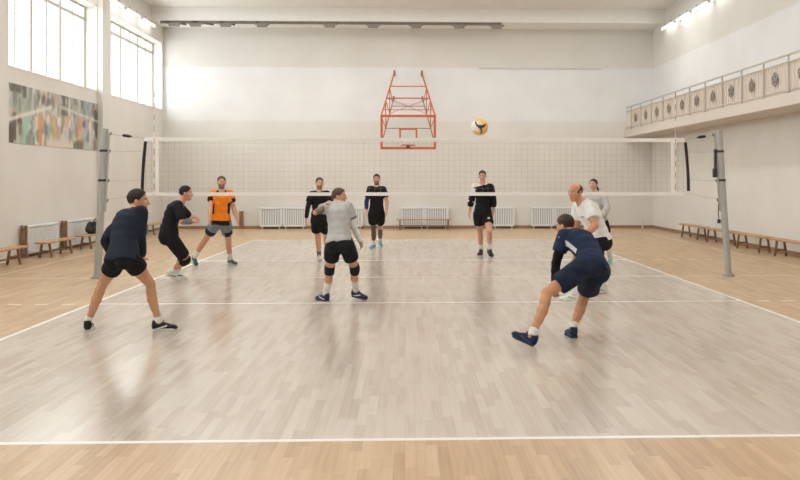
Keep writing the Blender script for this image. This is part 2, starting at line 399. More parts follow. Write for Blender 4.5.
# ------------------------------------------------------------------ wall mural (a printed sheet of blurred players)
def mural():
    nx, nz = 150, 44; Lm, Hm = 5.1, 1.27
    rs = np.random.RandomState(7)
    img = np.zeros((nz, nx, 3)); U, V = np.meshgrid((np.arange(nx)+.5)/nx, (np.arange(nz)+.5)/nz)   # U along wall, V up
    img[:] = (205, 205, 196)
    def blob(u, v, ru, rv, c, a=1.0):
        w = np.clip(1.35-np.sqrt(((U-u)/ru)**2+((V-v)/rv)**2), 0, 0.35)/0.35*a
        img[:] = img*(1-w[..., None])+np.array(c)*w[..., None]
    def rect(u0, v0, u1, v1, c, a=1.0):
        w = ((U > u0) & (U < u1) & (V > v0) & (V < v1))*a
        img[:] = img*(1-w[..., None])+np.array(c)*w[..., None]
    rect(0, .45, .22, 1, (165, 178, 165)); rect(.0, .86, .11, 1, (70, 68, 60)); rect(.12, .8, .16, 1, (80, 78, 70))
    rect(.10, .0, .24, .45, (150, 190, 172)); rect(0, 0, .1, .45, (185, 188, 170))
    rect(.36, .72, .52, 1, (176, 160, 150)); rect(.66, .45, 1, 1, (150, 155, 160)); rect(.52, .62, .60, 1, (85, 78, 72)); rect(.66, 0, .92, .45, (168, 178, 174))
    rect(.4, .0, .66, .18, (206, 196, 180))
    for _ in range(240):
        u, v = rs.rand(), rs.rand(); c = [(84, 80, 74), (120, 124, 120), (215, 215, 208), (140, 150, 140), (190, 170, 155), (100, 96, 90)][rs.randint(6)]
        if v < .2 and .4 < u < .66: continue
        blob(u, v, .006+.016*rs.rand(), .04+.10*rs.rand(), c, .55)
    def player(u, v, hh, body, legs, skin=(190, 150, 125)):
        blob(u, v+hh*.88, .012, hh*.09, skin); blob(u, v+hh*.62, .020, hh*.2, body); blob(u-.006, v+hh*.25, .008, hh*.25, legs); blob(u+.008, v+hh*.25, .008, hh*.25, legs)
        blob(u+.022, v+hh*.7, .006, hh*.16, skin)
    player(.05, .05, .55, (96, 66, 62), (74, 60, 56)); player(.10, .15, .4, (60, 56, 52), (120, 100, 90)); player(.33, .5, .5, (90, 92, 88), (200, 200, 195))
    player(.295, .0, .62, (222, 138, 78), (214, 132, 76)); player(.38, .15, .5, (205, 205, 200), (150, 160, 160)); player(.44, .1, .5, (190, 175, 110), (190, 160, 90))
    player(.50, .15, .5, (222, 222, 220), (200, 150, 120)); player(.58, .15, .5, (214, 165, 130), (190, 190, 190)); player(.62, .1, .55, (200, 200, 205), (130, 130, 130))
    player(.74, .06, .62, (214, 128, 84), (226, 150, 110)); player(.80, .25, .4, (78, 84, 96), (170, 170, 170)); player(.88, .1, .6, (205, 210, 208), (190, 195, 190)); player(.95, .45, .5, (66, 60, 58), (90, 90, 90))
    blob(.02, .12, .02, .2, (60, 50, 46)); blob(.73, .06, .05, .1, (96, 90, 72)); blob(.97, .55, .03, .25, (64, 60, 56)); rect(.98, .2, 1, .5, (190, 198, 198))
    # pale band sweeping across like a net tape
    band = np.abs(V-(.38+.85*U))/1.0
    w = ((band < .035) & (U < .42))*0.9; img[:] = img*(1-w[..., None])+np.array((222, 222, 212))*w[..., None]
    band = np.abs(V-(.80-.18*(U-.42)/.58)); w = ((band < .03) & (U > .5))*0.7; img[:] = img*(1-w[..., None])+np.array((214, 214, 208))*w[..., None]
    for _ in range(1):
        p = np.pad(img, ((1, 1), (1, 1), (0, 0)), 'edge'); img = (p[:-2, 1:-1]+p[2:, 1:-1]+p[1:-1, :-2]+p[1:-1, 2:]+2*p[1:-1, 1:-1])/6
    img = img*0.80+np.array((204, 198, 188))*0.20
    fade = np.clip((0.20-V)/0.16, 0, 1)*((U > .36) & (U < .66)); img = img*(1-fade[..., None])+np.array((212, 204, 192))*fade[..., None]
    vs = [(0, Lm*i/nx, Hm*j/nz) for j in range(nz+1) for i in range(nx+1)]
    fs = [(j*(nx+1)+i, j*(nx+1)+i+1, (j+1)*(nx+1)+i+1, (j+1)*(nx+1)+i) for j in range(nz) for i in range(nx)]
    n0 = len(vs); vs += [(-0.012, 0, 0), (-0.012, Lm, 0), (-0.012, Lm, Hm), (-0.012, 0, Hm)]
    c0, c1, c2, c3 = 0, nx, nz*(nx+1)+nx, nz*(nx+1)
    fs += [(n0+3, n0+2, n0+1, n0), (c1, c0, n0, n0+1), (c3, c2, n0+2, n0+3)]
    me = bpy.data.meshes.new('wall_mural'); me.from_pydata(vs, [], fs); me.update()
    ca = me.color_attributes.new('print', 'BYTE_COLOR', 'CORNER')
    cols = np.ones((len(me.loops), 4), np.float32)*0.7
    lin = np.where(img/255 <= .04045, img/255/12.92, ((img/255+.055)/1.055)**2.4).reshape(-1, 3)
    cols[:nx*nz*4, :3] = np.repeat(lin, 4, axis=0); cols[:, 3] = 1
    ca.data.foreach_set('color', cols.ravel())
    m = bpy.data.materials.new('printed_sheet'); m.use_nodes = True
    a = m.node_tree.nodes.new('ShaderNodeVertexColor'); a.layer_name = 'print'
    m.node_tree.links.new(a.outputs[0], m.node_tree.nodes['Principled BSDF'].inputs['Base Color']); m.node_tree.nodes['Principled BSDF'].inputs['Roughness'].default_value = 0.6
    me.materials.append(m)
    o = bpy.data.objects.new('wall_mural', me); COL.objects.link(o); o.location = (XL+0.014, 3.28, 2.49)
    tag(o, 'wide printed mural of ball players under the tall window', 'mural')
mural()

# ------------------------------------------------------------------ benches
def bench(length, z=0.38, w=0.26, legs=(0.16, 0.84)):
    r = empty('bench')     # long axis local x, from 0 to length
    MB().box((0, -w/2, z-0.04), (length, w/2, z), 0.008).build('seat', M['bench'], r)
    for q in legs:
        x = length*q; l = MB()
        for s in (-1, 1):
            l.beam((x, s*(w/2-0.05), z-0.04), (x, s*(w/2+0.0), 0.0), 0.045, 0.04)
        l.beam((x, -w/2+0.03, 0.14), (x, w/2-0.03, 0.14), 0.03, 0.04)
        l.build('leg', M['benchleg'], r)
    MB().box((length*legs[0], -0.02, 0.115), (length*legs[1], 0.02, 0.145)).build('stretcher', M['benchleg'], r)
    return r
gR = 'low wooden benches along the right wall'
for (d0, d1, lab) in ((24.8, 22.9, 'low wooden bench by the right wall, farthest toward the back corner'),
                      (22.75, 20.85, 'low wooden bench by the right wall, directly behind the right net post'),
                      (20.7, 18.85, 'low wooden bench by the right wall, just right of the net post'),
                      (18.7, 16.3, 'low wooden bench by the right wall, cut off by the photo edge')):
    b = bench(d0-d1, 0.39); b.location = (8.12, CAM[1]+d1-0.28, 0); b.rotation_euler = (0, 0, PI/2); tag(b, lab, 'bench', gR)
gL = 'low wooden benches along the left wall'
for (d0, d1, lab) in ((14.4, 16.85, 'low wooden bench by the left wall, cut off by the photo edge'),
                      (17.66, 19.25, 'low wooden bench in front of the first radiator on the left wall'),
                      (19.85, 21.9, 'low wooden bench under the black bag by the left wall'),
                      (24.9, 27.0, 'low wooden bench by the left wall, far one behind the players in black')):
    b = bench(d1-d0, 0.355); b.location = (-8.05, CAM[1]+d0+0.29, 0); b.rotation_euler = (0, 0, PI/2); tag(b, lab, 'bench', gL)
b = bench(1.88, 0.36, legs=(0.06, 0.94)); b.location = (-0.53, 13.85, 0); tag(b, 'low wooden bench against the radiators at the middle of the back wall', 'bench')

# ------------------------------------------------------------------ radiators
def radiator(length, h0=0.08, h1=0.74):
    r = empty('radiator')   # local x along wall 0..length, back at y=0, front at y=-0.14
    MB().box((0, -0.12, h0+0.03), (length, -0.03, h1-0.04)).build('body', M['radgap'], r)
    f = MB(); n = max(6, int(length/0.075))
    for k in range(n):
        x = length*(k+.5)/n
        f.box((x-0.022, -0.14, h0+0.05), (x+0.022, -0.11, h1-0.06), 0.006)
    f.build('fin', M['rad'], r)
    t = MB(); t.box((-0.015, -0.15, h1-0.05), (length+0.015, -0.0, h1), 0.008); t.build('top_cover', M['rad'], r)
    t = MB(); t.box((-0.015, -0.145, h0), (length+0.015, -0.02, h0+0.06), 0.006); t.build('bottom_rail', M['rad'], r)
    t = MB(); t.box((-0.02, -0.145, h0), (0.02, -0.02, h1-0.05)); t.box((length-0.02, -0.145, h0), (length+0.02, -0.02, h1-0.05)); t.each('side_panel', M['rad'], r)
    t = MB()
    for x in (0.08, length-0.08): t.box((x-0.02, -0.10, 0), (x+0.02, -0.05, h0+0.02))
    t.each('foot', M['rad'], r)
    return r
def bxx(px, d=28.65): return CAM[0]+d*((px-PX)/FPX+YAW)
gB = 'white ribbed radiators along the back wall'
for (a, c, lab) in ((261, 282.4, 'white ribbed radiator on the back wall left of the player with one long sleeve'),
                    (284, 306, 'white ribbed radiator on the back wall partly behind the player with one long sleeve'),
                    (341, 362.5, 'white ribbed radiator on the back wall between grey shirt player and player in all black'),
                    (401.5, 423.6, 'white ribbed radiator behind the left half of the back wall bench'),
                    (425, 448, 'white ribbed radiator behind the right half of the back wall bench'),
                    (493, 514.5, 'white ribbed radiator on the back wall right of the player with diagonal black top'),
                    (532, 554.5, 'white ribbed radiator on the back wall above the crouching navy player, left of two'),
                    (556, 578, 'white ribbed radiator on the back wall behind the head of the white shirt player')):
    r = radiator(bxx(c)-bxx(a)); r.location = (bxx(a), YB-0.03, 0); tag(r, lab, 'radiator', gB)
gW = 'white ribbed radiators along the left wall'
for (d0, d1, lab) in ((17.95, 19.5, 'white ribbed radiator on the left wall nearest the camera, behind a bench'),
                      (20.05, 21.75, 'white ribbed radiator on the left wall behind the black bag'),
                      (24.6, 26.6, 'white ribbed radiator on the left wall between the two players in black')):
    r = radiator(d1-d0, 0.08, 0.70); r.location = (XL+0.03, CAM[1]+d0+0.27, 0); r.rotation_euler = (0, 0, PI/2); tag(r, lab, 'radiator', gW)
    bd = MB(); bd.box((0.03, -0.03, 0), (0.085, 0.0, 0.71)); bd.box((0.115, -0.03, 0), (0.17, 0, 0.71)); bd.box((0.03, -0.026, 0.33), (0.17, -0.006, 0.37)); bd.box((0.03, -0.026, 0.60), (0.17, -0.006, 0.64))
    o = bd.build('side_board', M['sidewood']); o.location = (XL+0.01, CAM[1]+d0+0.21, 0)
    tag(o, {17.95: 'brown wooden side board at the end of the radiator nearest the camera', 20.05: 'brown wooden side board at the end of the radiator behind the bag', 24.6: 'brown wooden side board at the end of the far left wall radiator'}[d0], 'board', 'wooden side boards of the left wall radiators')
# small standing things against the back wall
o = MB().box((-0.03, -0.03, 0), (0.03, 0.03, 0.62)).box((-0.11, -0.025, 0), (-0.03, 0.02, 0.60)).build('wall_post', M['sidewood']); o.location = (bxx(243.5), YB-0.08, 0)
tag(o, 'short brown upright board on the back wall beside the orange shirt player', 'board')
o = MB().box((-0.022, -0.02, 0), (0.022, 0.02, 0.36), 0.006).box((-0.05, -0.05, 0), (0.05, 0.03, 0.02)).build('floor_stub', M['rail']); o.location = (bxx(643.5), YB-0.25, 0)
tag(o, 'small pale stub standing on the floor near the right back corner', 'stub')

# black bag on the left bench
def bag():
    r = tag(empty('sports_bag', (-8.05, CAM[1]+20.9, 0.355)), 'black slumped sports bag lying on the left wall bench', 'bag')
    vs = []; fs = []; n = 20; mlev = 9
    for j in range(mlev):
        v = j/(mlev-1); z = 0.30*v; w = math.sin(PI*(0.12+0.80*v))**0.6
        for i in range(n):
            a = 2*PI*i/n; rr = 1+0.12*math.sin(3*a+2*v)+0.08*math.sin(5*a-4*v)
            vs.append((0.125*w*rr*math.cos(a), 0.34*w*rr*math.sin(a), z*(0.85+0.2*math.sin(2*a+.8)) if j else 0))
    for j in range(mlev-1):
        for i in range(n): fs.append((j*n+i, j*n+(i+1) % n, (j+1)*n+(i+1) % n, (j+1)*n+i))
    fs += [tuple(range(n-1, -1, -1)), tuple((mlev-1)*n+i for i in range(n))]
    MB().add(vs, fs, True).build('bag_body', M['bag'], r)
    MB().tube([(0.05, -0.16, 0.2), (0.06, -0.10, 0.33), (0.05, 0.02, 0.37), (0.05, 0.12, 0.32), (0.05, 0.17, 0.2)], 0.014, 8).build('strap', M['black'], r)
bag()

# ------------------------------------------------------------------ net, posts, antennae
net = tag(empty('volleyball_net', (0, 0, 0)), 'long volleyball net with white tapes stretched across the court', 'net')
NX, NZ1, NZ0 = 4.72, 2.43, 1.45
nm = MB(); c = 0.0011
for k in range(96):
    x = -4.5-0.2+k*0.0989
    nm.box((x-c, -c, NZ0), (x+c, c, NZ1))
for k in range(1, 10):
    z = NZ0+(NZ1-NZ0)*k/10; nm.box((-NX, -c, z-c), (NX, c, z+c))
tag(nm.build('net_mesh', M['cord'], net), kind='stuff')
MB().box((-NX, -0.006, NZ1-0.065), (NX, 0.006, NZ1), 0.002).build('top_tape', M['tape'], net)
MB().box((-NX, -0.006, NZ0-0.03), (NX, 0.006, NZ0+0.03), 0.002).build('bottom_tape', M['tape'], net)
for sx in (-1, 1): MB().box((sx*4.5-0.03, -0.007, NZ0+0.03), (sx*4.5+0.03, 0.007, NZ1-0.065)).build('side_tape', M['tape'], net)
for sx in (-1, 1):
    pts = [(sx*(4.70+0.055*math.sin(q*PI/2)+(0.03 if sx > 0 else 0.0)), 0, NZ1-0.07-0.86*q) for q in [i/8 for i in range(9)]]
    MB().tube(pts, 0.028, 8).build('end_rod', M['black'], net)
def postx(sx, z): return sx*((5.52 if sx < 0 else 5.50)-(0.12 if sx < 0 else 0.17)*z/2.5)
cb = MB()
for sx in (-1, 1):
    for z, e in ((NZ1-0.015, 2.50), (2.19, 2.2), (1.70, 1.69), (1.46, 1.35)):
        x1 = sx*(4.72 if z > 2.4 else 4.76)
        mid = ((x1+postx(sx, e))/2, 0, (z+e)/2-0.01)
        cb.tube([(x1, 0, z), mid, (postx(sx, e)-sx*0.05, 0, e)], 0.005 if z > 2.4 else 0.003, 6)
cb.each('cable', M['cable'], net)
for sx in (-1, 1):
    MB().tube([(sx*4.93, 0, 2.447), (sx*4.98, 0, 2.452), (sx*5.07, 0, 2.465), (sx*5.10, 0, 2.472)], [0.008, 0.026, 0.026, 0.008], 8).build('buckle', M['black'], net)
def antenna(sx, lab):
    r = tag(empty('net_antenna', (sx*4.55, 0, 0)), lab, 'antenna', 'net antennae')
    for k in range(18):
        z = 1.43+0.1*k
        MB().tube([(0, -0.012, z), (0, -0.012, z+0.1)], 0.006, 8).build('rod_section', M['ant_red'] if k % 2 else M['tape'], r)
    MB().box((-0.03, -0.012, 1.43), (0.03, 0.012, 1.5)).box((-0.03, -0.012, 2.34), (0.03, 0.012, 2.44)).each('clip', M['tape'], r)
M['ant_red'] = material('antenna_red', srgb(186, 140, 116), 0.5, noise=0.05)
antenna(-1, 'thin striped antenna upright on the left end of the net')
antenna(1, 'thin striped antenna upright on the right end of the net')
def post(sx, lab):
    r = tag(empty('net_post', (0, 0, 0)), lab, 'net post', 'net posts')
    rad = 0.058 if sx > 0 else 0.062
    MB().tube([(postx(sx, 0), 0, 0), (postx(sx, 2.56), 0, 2.56)], rad, 20).build('pole', M['steel'], r)
    MB().tube([(postx(sx, 0), 0, 0), (postx(sx, 0), 0, 0.03)], rad+0.05, 20).tube([(postx(sx, 0), 0, 0.03), (postx(sx, 0.1), 0, 0.06)], rad+0.018, 20).build('base_collar', M['steel'], r)
    MB().tube([(postx(sx, 2.55), 0, 2.555), (postx(sx, 2.58), 0, 2.58)], rad+0.006, 20).build('cap', M['steel'], r)
    # flat track with hooks facing the court
    MB().beam((postx(sx, 1.15)-sx*(rad+0.008), 0, 1.15), (postx(sx, 2.52)-sx*(rad+0.008), 0, 2.52), 0.05, 0.018).build('track', M['steel'], r)
    for z in (1.35, 1.69, 2.2, 2.5):
        MB().tube([(postx(sx, z)-sx*(rad+0.01), 0, z-0.03), (postx(sx, z)-sx*(rad+0.05), 0, z-0.02), (postx(sx, z)-sx*(rad+0.05), 0, z+0.02)], 0.009, 8).build('hook', M['darksteel'], r)
    for z in (1.69, 2.2):
        MB().tube([(postx(sx, z), 0, z-0.02), (postx(sx, z), 0, z+0.02)], rad+0.008, 20).build('band', M['darksteel'], r)
    if sx > 0:
        z = 1.9
        MB().box((postx(sx, z)-0.15, -0.03, z-0.16), (postx(sx, z)-0.075, 0.03, z+0.0), 0.01).box((postx(sx, z)-0.125, -0.02, z), (postx(sx, z)-0.085, 0.02, z+0.34)).build('tensioner', M['darksteel'], r)
        MB().tube([(postx(sx, 1.0)-0.1, 0, 1.50), (postx(sx, 1)-0.115, 0, 1.1), (postx(sx, 1)-0.1, 0, 0.98)], 0.008, 6).tube([(postx(sx, 1)-0.1, 0, 1.0), (postx(sx, 1)-0.1, 0, 0.93)], 0.032, 8).each('hanging_strap', M['darksteel'], r)
post(-1, 'grey steel net post standing left of the court')
post(1, 'grey steel net post standing right of the court')

# ------------------------------------------------------------------ folding basketball backboard
def hoop():
    HX = 0.0
    yb = 12.1; z0, z1 = 2.68, 3.79; xl, xr = bxx(380.5, 26.48), bxx(436, 26.48); cx = (xl+xr)/2
    r = tag(empty('basketball_hoop', (cx, yb, 0)), 'orange tubular basketball backboard folded out from the back wall', 'basketball hoop')
    w = (xr-xl)/2
    f = MB(); t = 0.075
    f.box((-w, -0.03, z0), (w, 0.03, z0+t)); f.box((-w, -0.03, z1-t), (w, 0.03, z1)); f.box((-w, -0.03, z0+t), (-w+t, 0.03, z1-t)); f.box((w-t, -0.03, z0+t), (w, 0.03, z1-t))
    f.build('backboard_frame', M['orange'], r)
    MB().box((-w+t, -0.008, z0+t), (w-t, 0.004, z1-t)).build('backboard_pane', M['glass'], r)
    q = MB(); a, b0, b1, s = 0.29, 2.93, 3.36, 0.055
    q.box((-a, -0.018, b1-s), (a, -0.009, b1)); q.box((-a, -0.018, b0), (-a+s, -0.009, b1-s)); q.box((a-s, -0.018, b0), (a, -0.009, b1-s)); q.box((-a+s, -0.018, b0), (a-s, -0.009, b0+0.03))
    q.build('target_square', M['orange'], r)
    zr = 2.80
    MB().tube([(0.225*math.cos(k*PI/16), -0.38+0.225*math.sin(k*PI/16), zr) for k in range(32)], 0.014, 8, closed=True).build('rim', M['orange'], r)
    MB().box((-0.06, -0.16, zr-0.07), (0.06, -0.03, zr+0.02), 0.01).build('rim_bracket', M['darksteel'], r)
    dy = YB-yb
    A = {}; B = {}
    for s in (-1, 1):
        A0, A1 = np.array([s*0.88*w/0.9, 0.03, 3.75]), np.array([s*0.48, dy-0.03, 5.42])
        B0, B1 = np.array([s*0.84*w/0.9, 0.03, 2.95]), np.array([s*0.50, dy-0.03, 4.55])
        A[s] = lambda q, A0=A0, A1=A1: A0+(A1-A0)*q
        B[s] = lambda q, B0=B0, B1=B1: B0+(B1-B0)*q
        MB().tube([A0, A1], 0.026, 8).build('upper_arm', M['orange'], r)
        MB().tube([B0, B1], 0.020, 8).build('lower_arm', M['rusty'], r)
        z = MB()
        for (qa, qb) in ((0.0, 0.28), (0.28, 0.34), (0.34, 0.62), (0.62, 0.64), (0.64, 0.9)):
            z.tube([A[s](qa), B[s](qb)], 0.013, 6)
        z.tube([B[s](0.28), A[s](0.34)], 0.013, 6); z.tube([B[s](0.62), A[s](0.64)], 0.013, 6)
        z.build('lattice', M['rusty'], r)
        MB().box((s*0.48-0.03, dy-0.03, 5.32), (s*0.48+0.03, dy, 5.52)).box((s*0.5-0.03, dy-0.03, 4.48), (s*0.5+0.03, dy, 4.62)).each('wall_plate', M['tray'], r)
    for fn, q, rad, mt in ((A, .68, .017, 'orange'), (A, .40, .022, 'orange'), (B, .80, .013, 'rusty'), (B, .55, .015, 'rusty'), (B, .28, .014, 'rusty'), (A, .14, .012, 'rusty'), (B, .05, .014, 'rusty')):
        MB().tube([fn[-1](q), fn[1](q)], rad, 8).build('cross_bar', M[mt], r)
    MB().tube([A[-1](.40), B[1](.62)], 0.009, 6).tube([A[1](.40), B[-1](.62)], 0.009, 6).each('diagonal_wire', M['rusty'], r)
hoop()

# ------------------------------------------------------------------ ball
def ball():
    p = at(479.7, 126.8, 10.35); R_ = 0.108
    n = 28; vs = []; idx = {}
    # six-panel cube-sphere with three strips per panel
    fs = []; mi = []
    axes = [((1,0,0),(0,1,0)), ((-1,0,0),(0,0,1)), ((0,1,0),(0,0,1)), ((0,-1,0),(1,0,0)), ((0,0,1),(1,0,0)), ((0,0,-1),(0,1,0))]
    for k, (nv, uv) in enumerate(axes):
        nv = np.array(nv, float); uv = np.array(uv, float); wv = np.cross(nv, uv); base = len(vs)
        for j in range(n+1):
            for i in range(n+1):
                a, b = math.tan((i/n-.5)*PI/2), math.tan((j/n-.5)*PI/2)
                d = nv+uv*a+wv*b; d /= np.linalg.norm(d)
                g = min(abs(b-0.333), abs(b+0.333), 1-abs(a), 1-abs(b))
                vs.append(d*R_*(1-0.012*max(0, 1-g/0.05)))
        for j in range(n):
            for i in range(n):
                fs.append((base+j*(n+1)+i, base+j*(n+1)+i+1, base+(j+1)*(n+1)+i+1, base+(j+1)*(n+1)+i))
                q = (vs[fs[-1][0]]+vs[fs[-1][2]])/(2*R_); q = q/np.linalg.norm(q); mir = q[1] > 0
                u, w = (q[0] if not mir else -q[0]), q[2]
                cl = 0
                for (ux, wx, wd_, cv) in ((-.55, .62, .11, .10), (.66, .36, .19, -.16), (.18, -.80, .13, .22)):
                    cx0, cz0 = -.22, .02; dx, dz = ux-cx0, wx-cz0; ln = math.hypot(dx, dz)
                    t = ((u-cx0)*dx+(w-cz0)*dz)/ln**2; off = ((u-cx0)*dz-(w-cz0)*dx)/ln+cv*math.sin(PI*min(max(t, 0), 1))
                    if -.05 < t < 1.0 and abs(off) < wd_*(1-.35*t): cl = 1
                if cl == 0 and u < -.22+.35*w*w and w < .66 and (w > -.55): cl = 2
                elif cl == 0 and w > .25 and u < .15: cl = 2 if w < .55 else 0
                mi.append(cl)
    me = bpy.data.meshes.new('volleyball'); me.from_pydata([tuple(v) for v in vs], [], fs); me.update()
    for nme, c in (('ball_yellow', srgb(238, 198, 116)), ('ball_navy', srgb(40, 44, 60)), ('ball_white', srgb(236, 232, 222))): me.materials.append(material(nme, c, 0.45, noise=0.04, scale=60, bump=0.1, bscale=500))
    me.polygons.foreach_set('material_index', mi); me.polygons.foreach_set('use_smooth', [True]*len(fs))
    o = bpy.data.objects.new('volleyball', me); COL.objects.link(o); o.location = p; o.rotation_euler = (0.05, 0.08, -0.05)
    tag(o, 'yellow, white and dark panelled volleyball flying above the net', 'ball')
ball()

# ------------------------------------------------------------------ housings of the added fill lamps, all out of view
pl = empty('fill_lamp_run'); MB().box((-0.22, RY0, LZ), (0.22, RY1, LZ+0.1), 0.02).build('lamp_housing', M['lamp_body'], pl)
for k in range(9): MB().tube([(0, RY0+0.4+3.25*k, LZ+0.1), (0, RY0+0.4+3.25*k, ZC)], 0.008, 6).build('cable', M['tray'], pl)
for k, xx in enumerate(ROWS):
    o = pl if k == 0 else copy_tree(pl)
    o.location = (xx, 0, 0); tag(o, 'added unseen lamp run below the ceiling that brightens the hall', 'lamp', 'added fill lamp runs over the hall')

pf = empty('fill_panel'); MB().box((-7.4, -0.35, -0.075), (7.4, 0.35, 0), 0.02).build('lamp_housing', M['lamp_body'], pf); first = True
for xx, yy in FLUSH:
    o = pf if first else copy_tree(pf); first = False
    o.location = (xx, yy, ZC); tag(o, 'added unseen flat lamp on the ceiling that brightens the back wall', 'lamp')

# ================================================================== PEOPLE
def nrm(v): v = np.asarray(v, float); return v/(np.linalg.norm(v)+1e-12)
def rotv(v, ax, an):
    ax = nrm(ax); return v*math.cos(an)+np.cross(ax, v)*math.sin(an)+ax*np.dot(ax, v)*(1-math.cos(an))

def chain(P, px, py, Ln, sg):
    """the point at distance Ln from P on the sight line through a pixel; sg +1 farther, -1 nearer"""
    d0 = at(px, py, 1.0)-CAM; w = CAM-P
    A = d0@d0; B = 2*w@d0; C = w@w-Ln*Ln; D = B*B-4*A*C
    if D <= 0:
        t = -B/(2*A); q = CAM+t*d0; return P+nrm(q-P)*Ln
    t = (-B+sg*math.sqrt(D))/(2*A); return CAM+t*d0

def knee_ik(H, A, px, py, L1, L2, sg):
    d0 = at(px, py, 1.0)-CAM; f = np.array([math.sin(YAW), math.cos(YAW), 0])
    base = ((H+A)/2-CAM)@f; best = None
    for dd in np.linspace(-0.5, 0.5, 501):
        if sg*dd < -0.02 and sg: continue
        K = CAM+d0*(base+dd)
        c = (np.linalg.norm(K-H)-L1)**2+(np.linalg.norm(K-A)-L2)**2
        if best is None or c < best[0]: best = (c, K)
    return best[1]

# ---- signed distance shapes
class Shape:
    def __init__(s): s.p = []
    def cone(s, a, b, ra, rb, k=0.02, cut=None):
        a = np.asarray(a, float); b = np.asarray(b, float)
        s.p.append(('c', (a, b, ra, rb), np.minimum(a-ra, b-rb), np.maximum(a+ra, b+rb), k, cut)); return s
    def econe(s, a, b, sx, fx, A, B, k=0.03, cut=None):
        a = np.asarray(a, float); b = np.asarray(b, float); m = max(*A, *B)
        s.p.append(('e', (a, b, sx, fx, A, B), np.minimum(a, b)-m, np.maximum(a, b)+m, k, cut)); return s
    def ell(s, c, ax, r, k=0.02, cut=None, sub=False):
        c = np.asarray(c, float); m = max(r)
        s.p.append(('s' if sub else 'l', (c, ax, r), c-m, c+m, k, cut)); return s
    def mesh(s, h, noise=0.0, nscale=1.0, seed=0, smooth=1, gcut=None):
        lo = np.min([p[2] for p in s.p if p[0] != 's'], axis=0)-0.03; hi = np.max([p[3] for p in s.p if p[0] != 's'], axis=0)+0.03
        n = np.ceil((hi-lo)/h).astype(int)+1
        ax = [(lo[i]+h*np.arange(n[i])).astype(np.float32) for i in range(3)]
        D = np.full(n, 0.5, np.float32)
        for kind, par, l, u, k, cut in s.p:
            pad = k+0.02
            i0 = np.clip(np.floor((l-pad-lo)/h).astype(int), 0, n-1); i1 = np.clip(np.ceil((u+pad-lo)/h).astype(int)+1, 1, n)
            X = ax[0][i0[0]:i1[0]][:, None, None]; Y = ax[1][i0[1]:i1[1]][None, :, None]; Z = ax[2][i0[2]:i1[2]][None, None, :]
            if kind == 'c':
                a, b, ra, rb = par; ab = b-a; L2 = max(ab@ab, 1e-9)
                t = np.clip(((X-a[0])*ab[0]+(Y-a[1])*ab[1]+(Z-a[2])*ab[2])/L2, 0, 1)
                d = np.sqrt((X-a[0]-t*ab[0])**2+(Y-a[1]-t*ab[1])**2+(Z-a[2]-t*ab[2])**2)-(ra+(rb-ra)*t)
            elif kind == 'e':
                a, b, sx, fx, A, B = par; ab = b-a; L2 = max(ab@ab, 1e-9); w = np.cross(sx, fx)
                t = np.clip(((X-a[0])*ab[0]+(Y-a[1])*ab[1]+(Z-a[2])*ab[2])/L2, 0, 1)
                qx, qy, qz = X-a[0]-t*ab[0], Y-a[1]-t*ab[1], Z-a[2]-t*ab[2]
                r1 = A[0]+(B[0]-A[0])*t; r2 = A[1]+(B[1]-A[1])*t; r3 = np.minimum(r1, r2)*0.6
                c1 = qx*sx[0]+qy*sx[1]+qz*sx[2]; c2 = qx*fx[0]+qy*fx[1]+qz*fx[2]; c3 = qx*w[0]+qy*w[1]+qz*w[2]
                k0 = np.sqrt((c1/r1)**2+(c2/r2)**2+(c3/r3)**2)+1e-6; k1 = np.sqrt((c1/r1**2)**2+(c2/r2**2)**2+(c3/r3**2)**2)+1e-6
                d = k0*(k0-1)/k1
                d = np.where(k0 < 0.3, -np.minimum(r1, r2)*0.7, d)
            else:
                c, axs, r = par
                q = [X-c[0], Y-c[1], Z-c[2]]
                e = [q[0]*v[0]+q[1]*v[1]+q[2]*v[2] for v in axs]
                k0 = np.sqrt(sum((e[i]/r[i])**2 for i in range(3)))+1e-6; k1 = np.sqrt(sum((e[i]/r[i]**2)**2 for i in range(3)))+1e-6
                d = k0*(k0-1)/k1; d = np.where(k0 < 0.3, -min(r)*0.7, d)
            if cut is not None:
                for (cp, cn) in cut:
                    d = np.maximum(d, (X-cp[0])*cn[0]+(Y-cp[1])*cn[1]+(Z-cp[2])*cn[2])
            sl = D[i0[0]:i1[0], i0[1]:i1[1], i0[2]:i1[2]]
            if kind == 's':
                d = -d; hh = np.clip(0.5+0.5*(d-sl)/k, 0, 1); sl[...] = sl+(d-sl)*hh+k*hh*(1-hh)
            else:
                hh = np.clip(0.5+0.5*(sl-d)/k, 0, 1); sl[...] = sl+(d-sl)*hh-k*hh*(1-hh)
        if noise:
            X = ax[0][:, None, None]*nscale; Y = ax[1][None, :, None]*nscale; Z = ax[2][None, None, :]*nscale
            w1 = np.sin(5.3*X+3.1*Z+seed)+np.sin(6.7*Y-4.3*Z+1.7*seed); w2 = np.sin(7.9*Z+4.1*Y+.6*seed)+np.sin(6.1*X-5.2*Y+2.3*seed)
            D += noise*(.55*np.sin(14*X+19*Z-8*Y+2.6*w1)+.45*np.sin(21*Y-13*Z+11*X+2.4*w2)+.30*np.sin(37*Z+23*X+29*Y+3*w1-2*w2)).astype(np.float32)*np.clip(.4+.5*w2, 0, 1.3).astype(np.float32)
        if gcut is not None:
            X = ax[0][:, None, None]; Y = ax[1][None, :, None]; Z = ax[2][None, None, :]
            for (cp, cn) in gcut: D = np.maximum(D, (X-cp[0])*cn[0]+(Y-cp[1])*cn[1]+(Z-cp[2])*cn[2])
        return surface(D, lo, h, smooth)

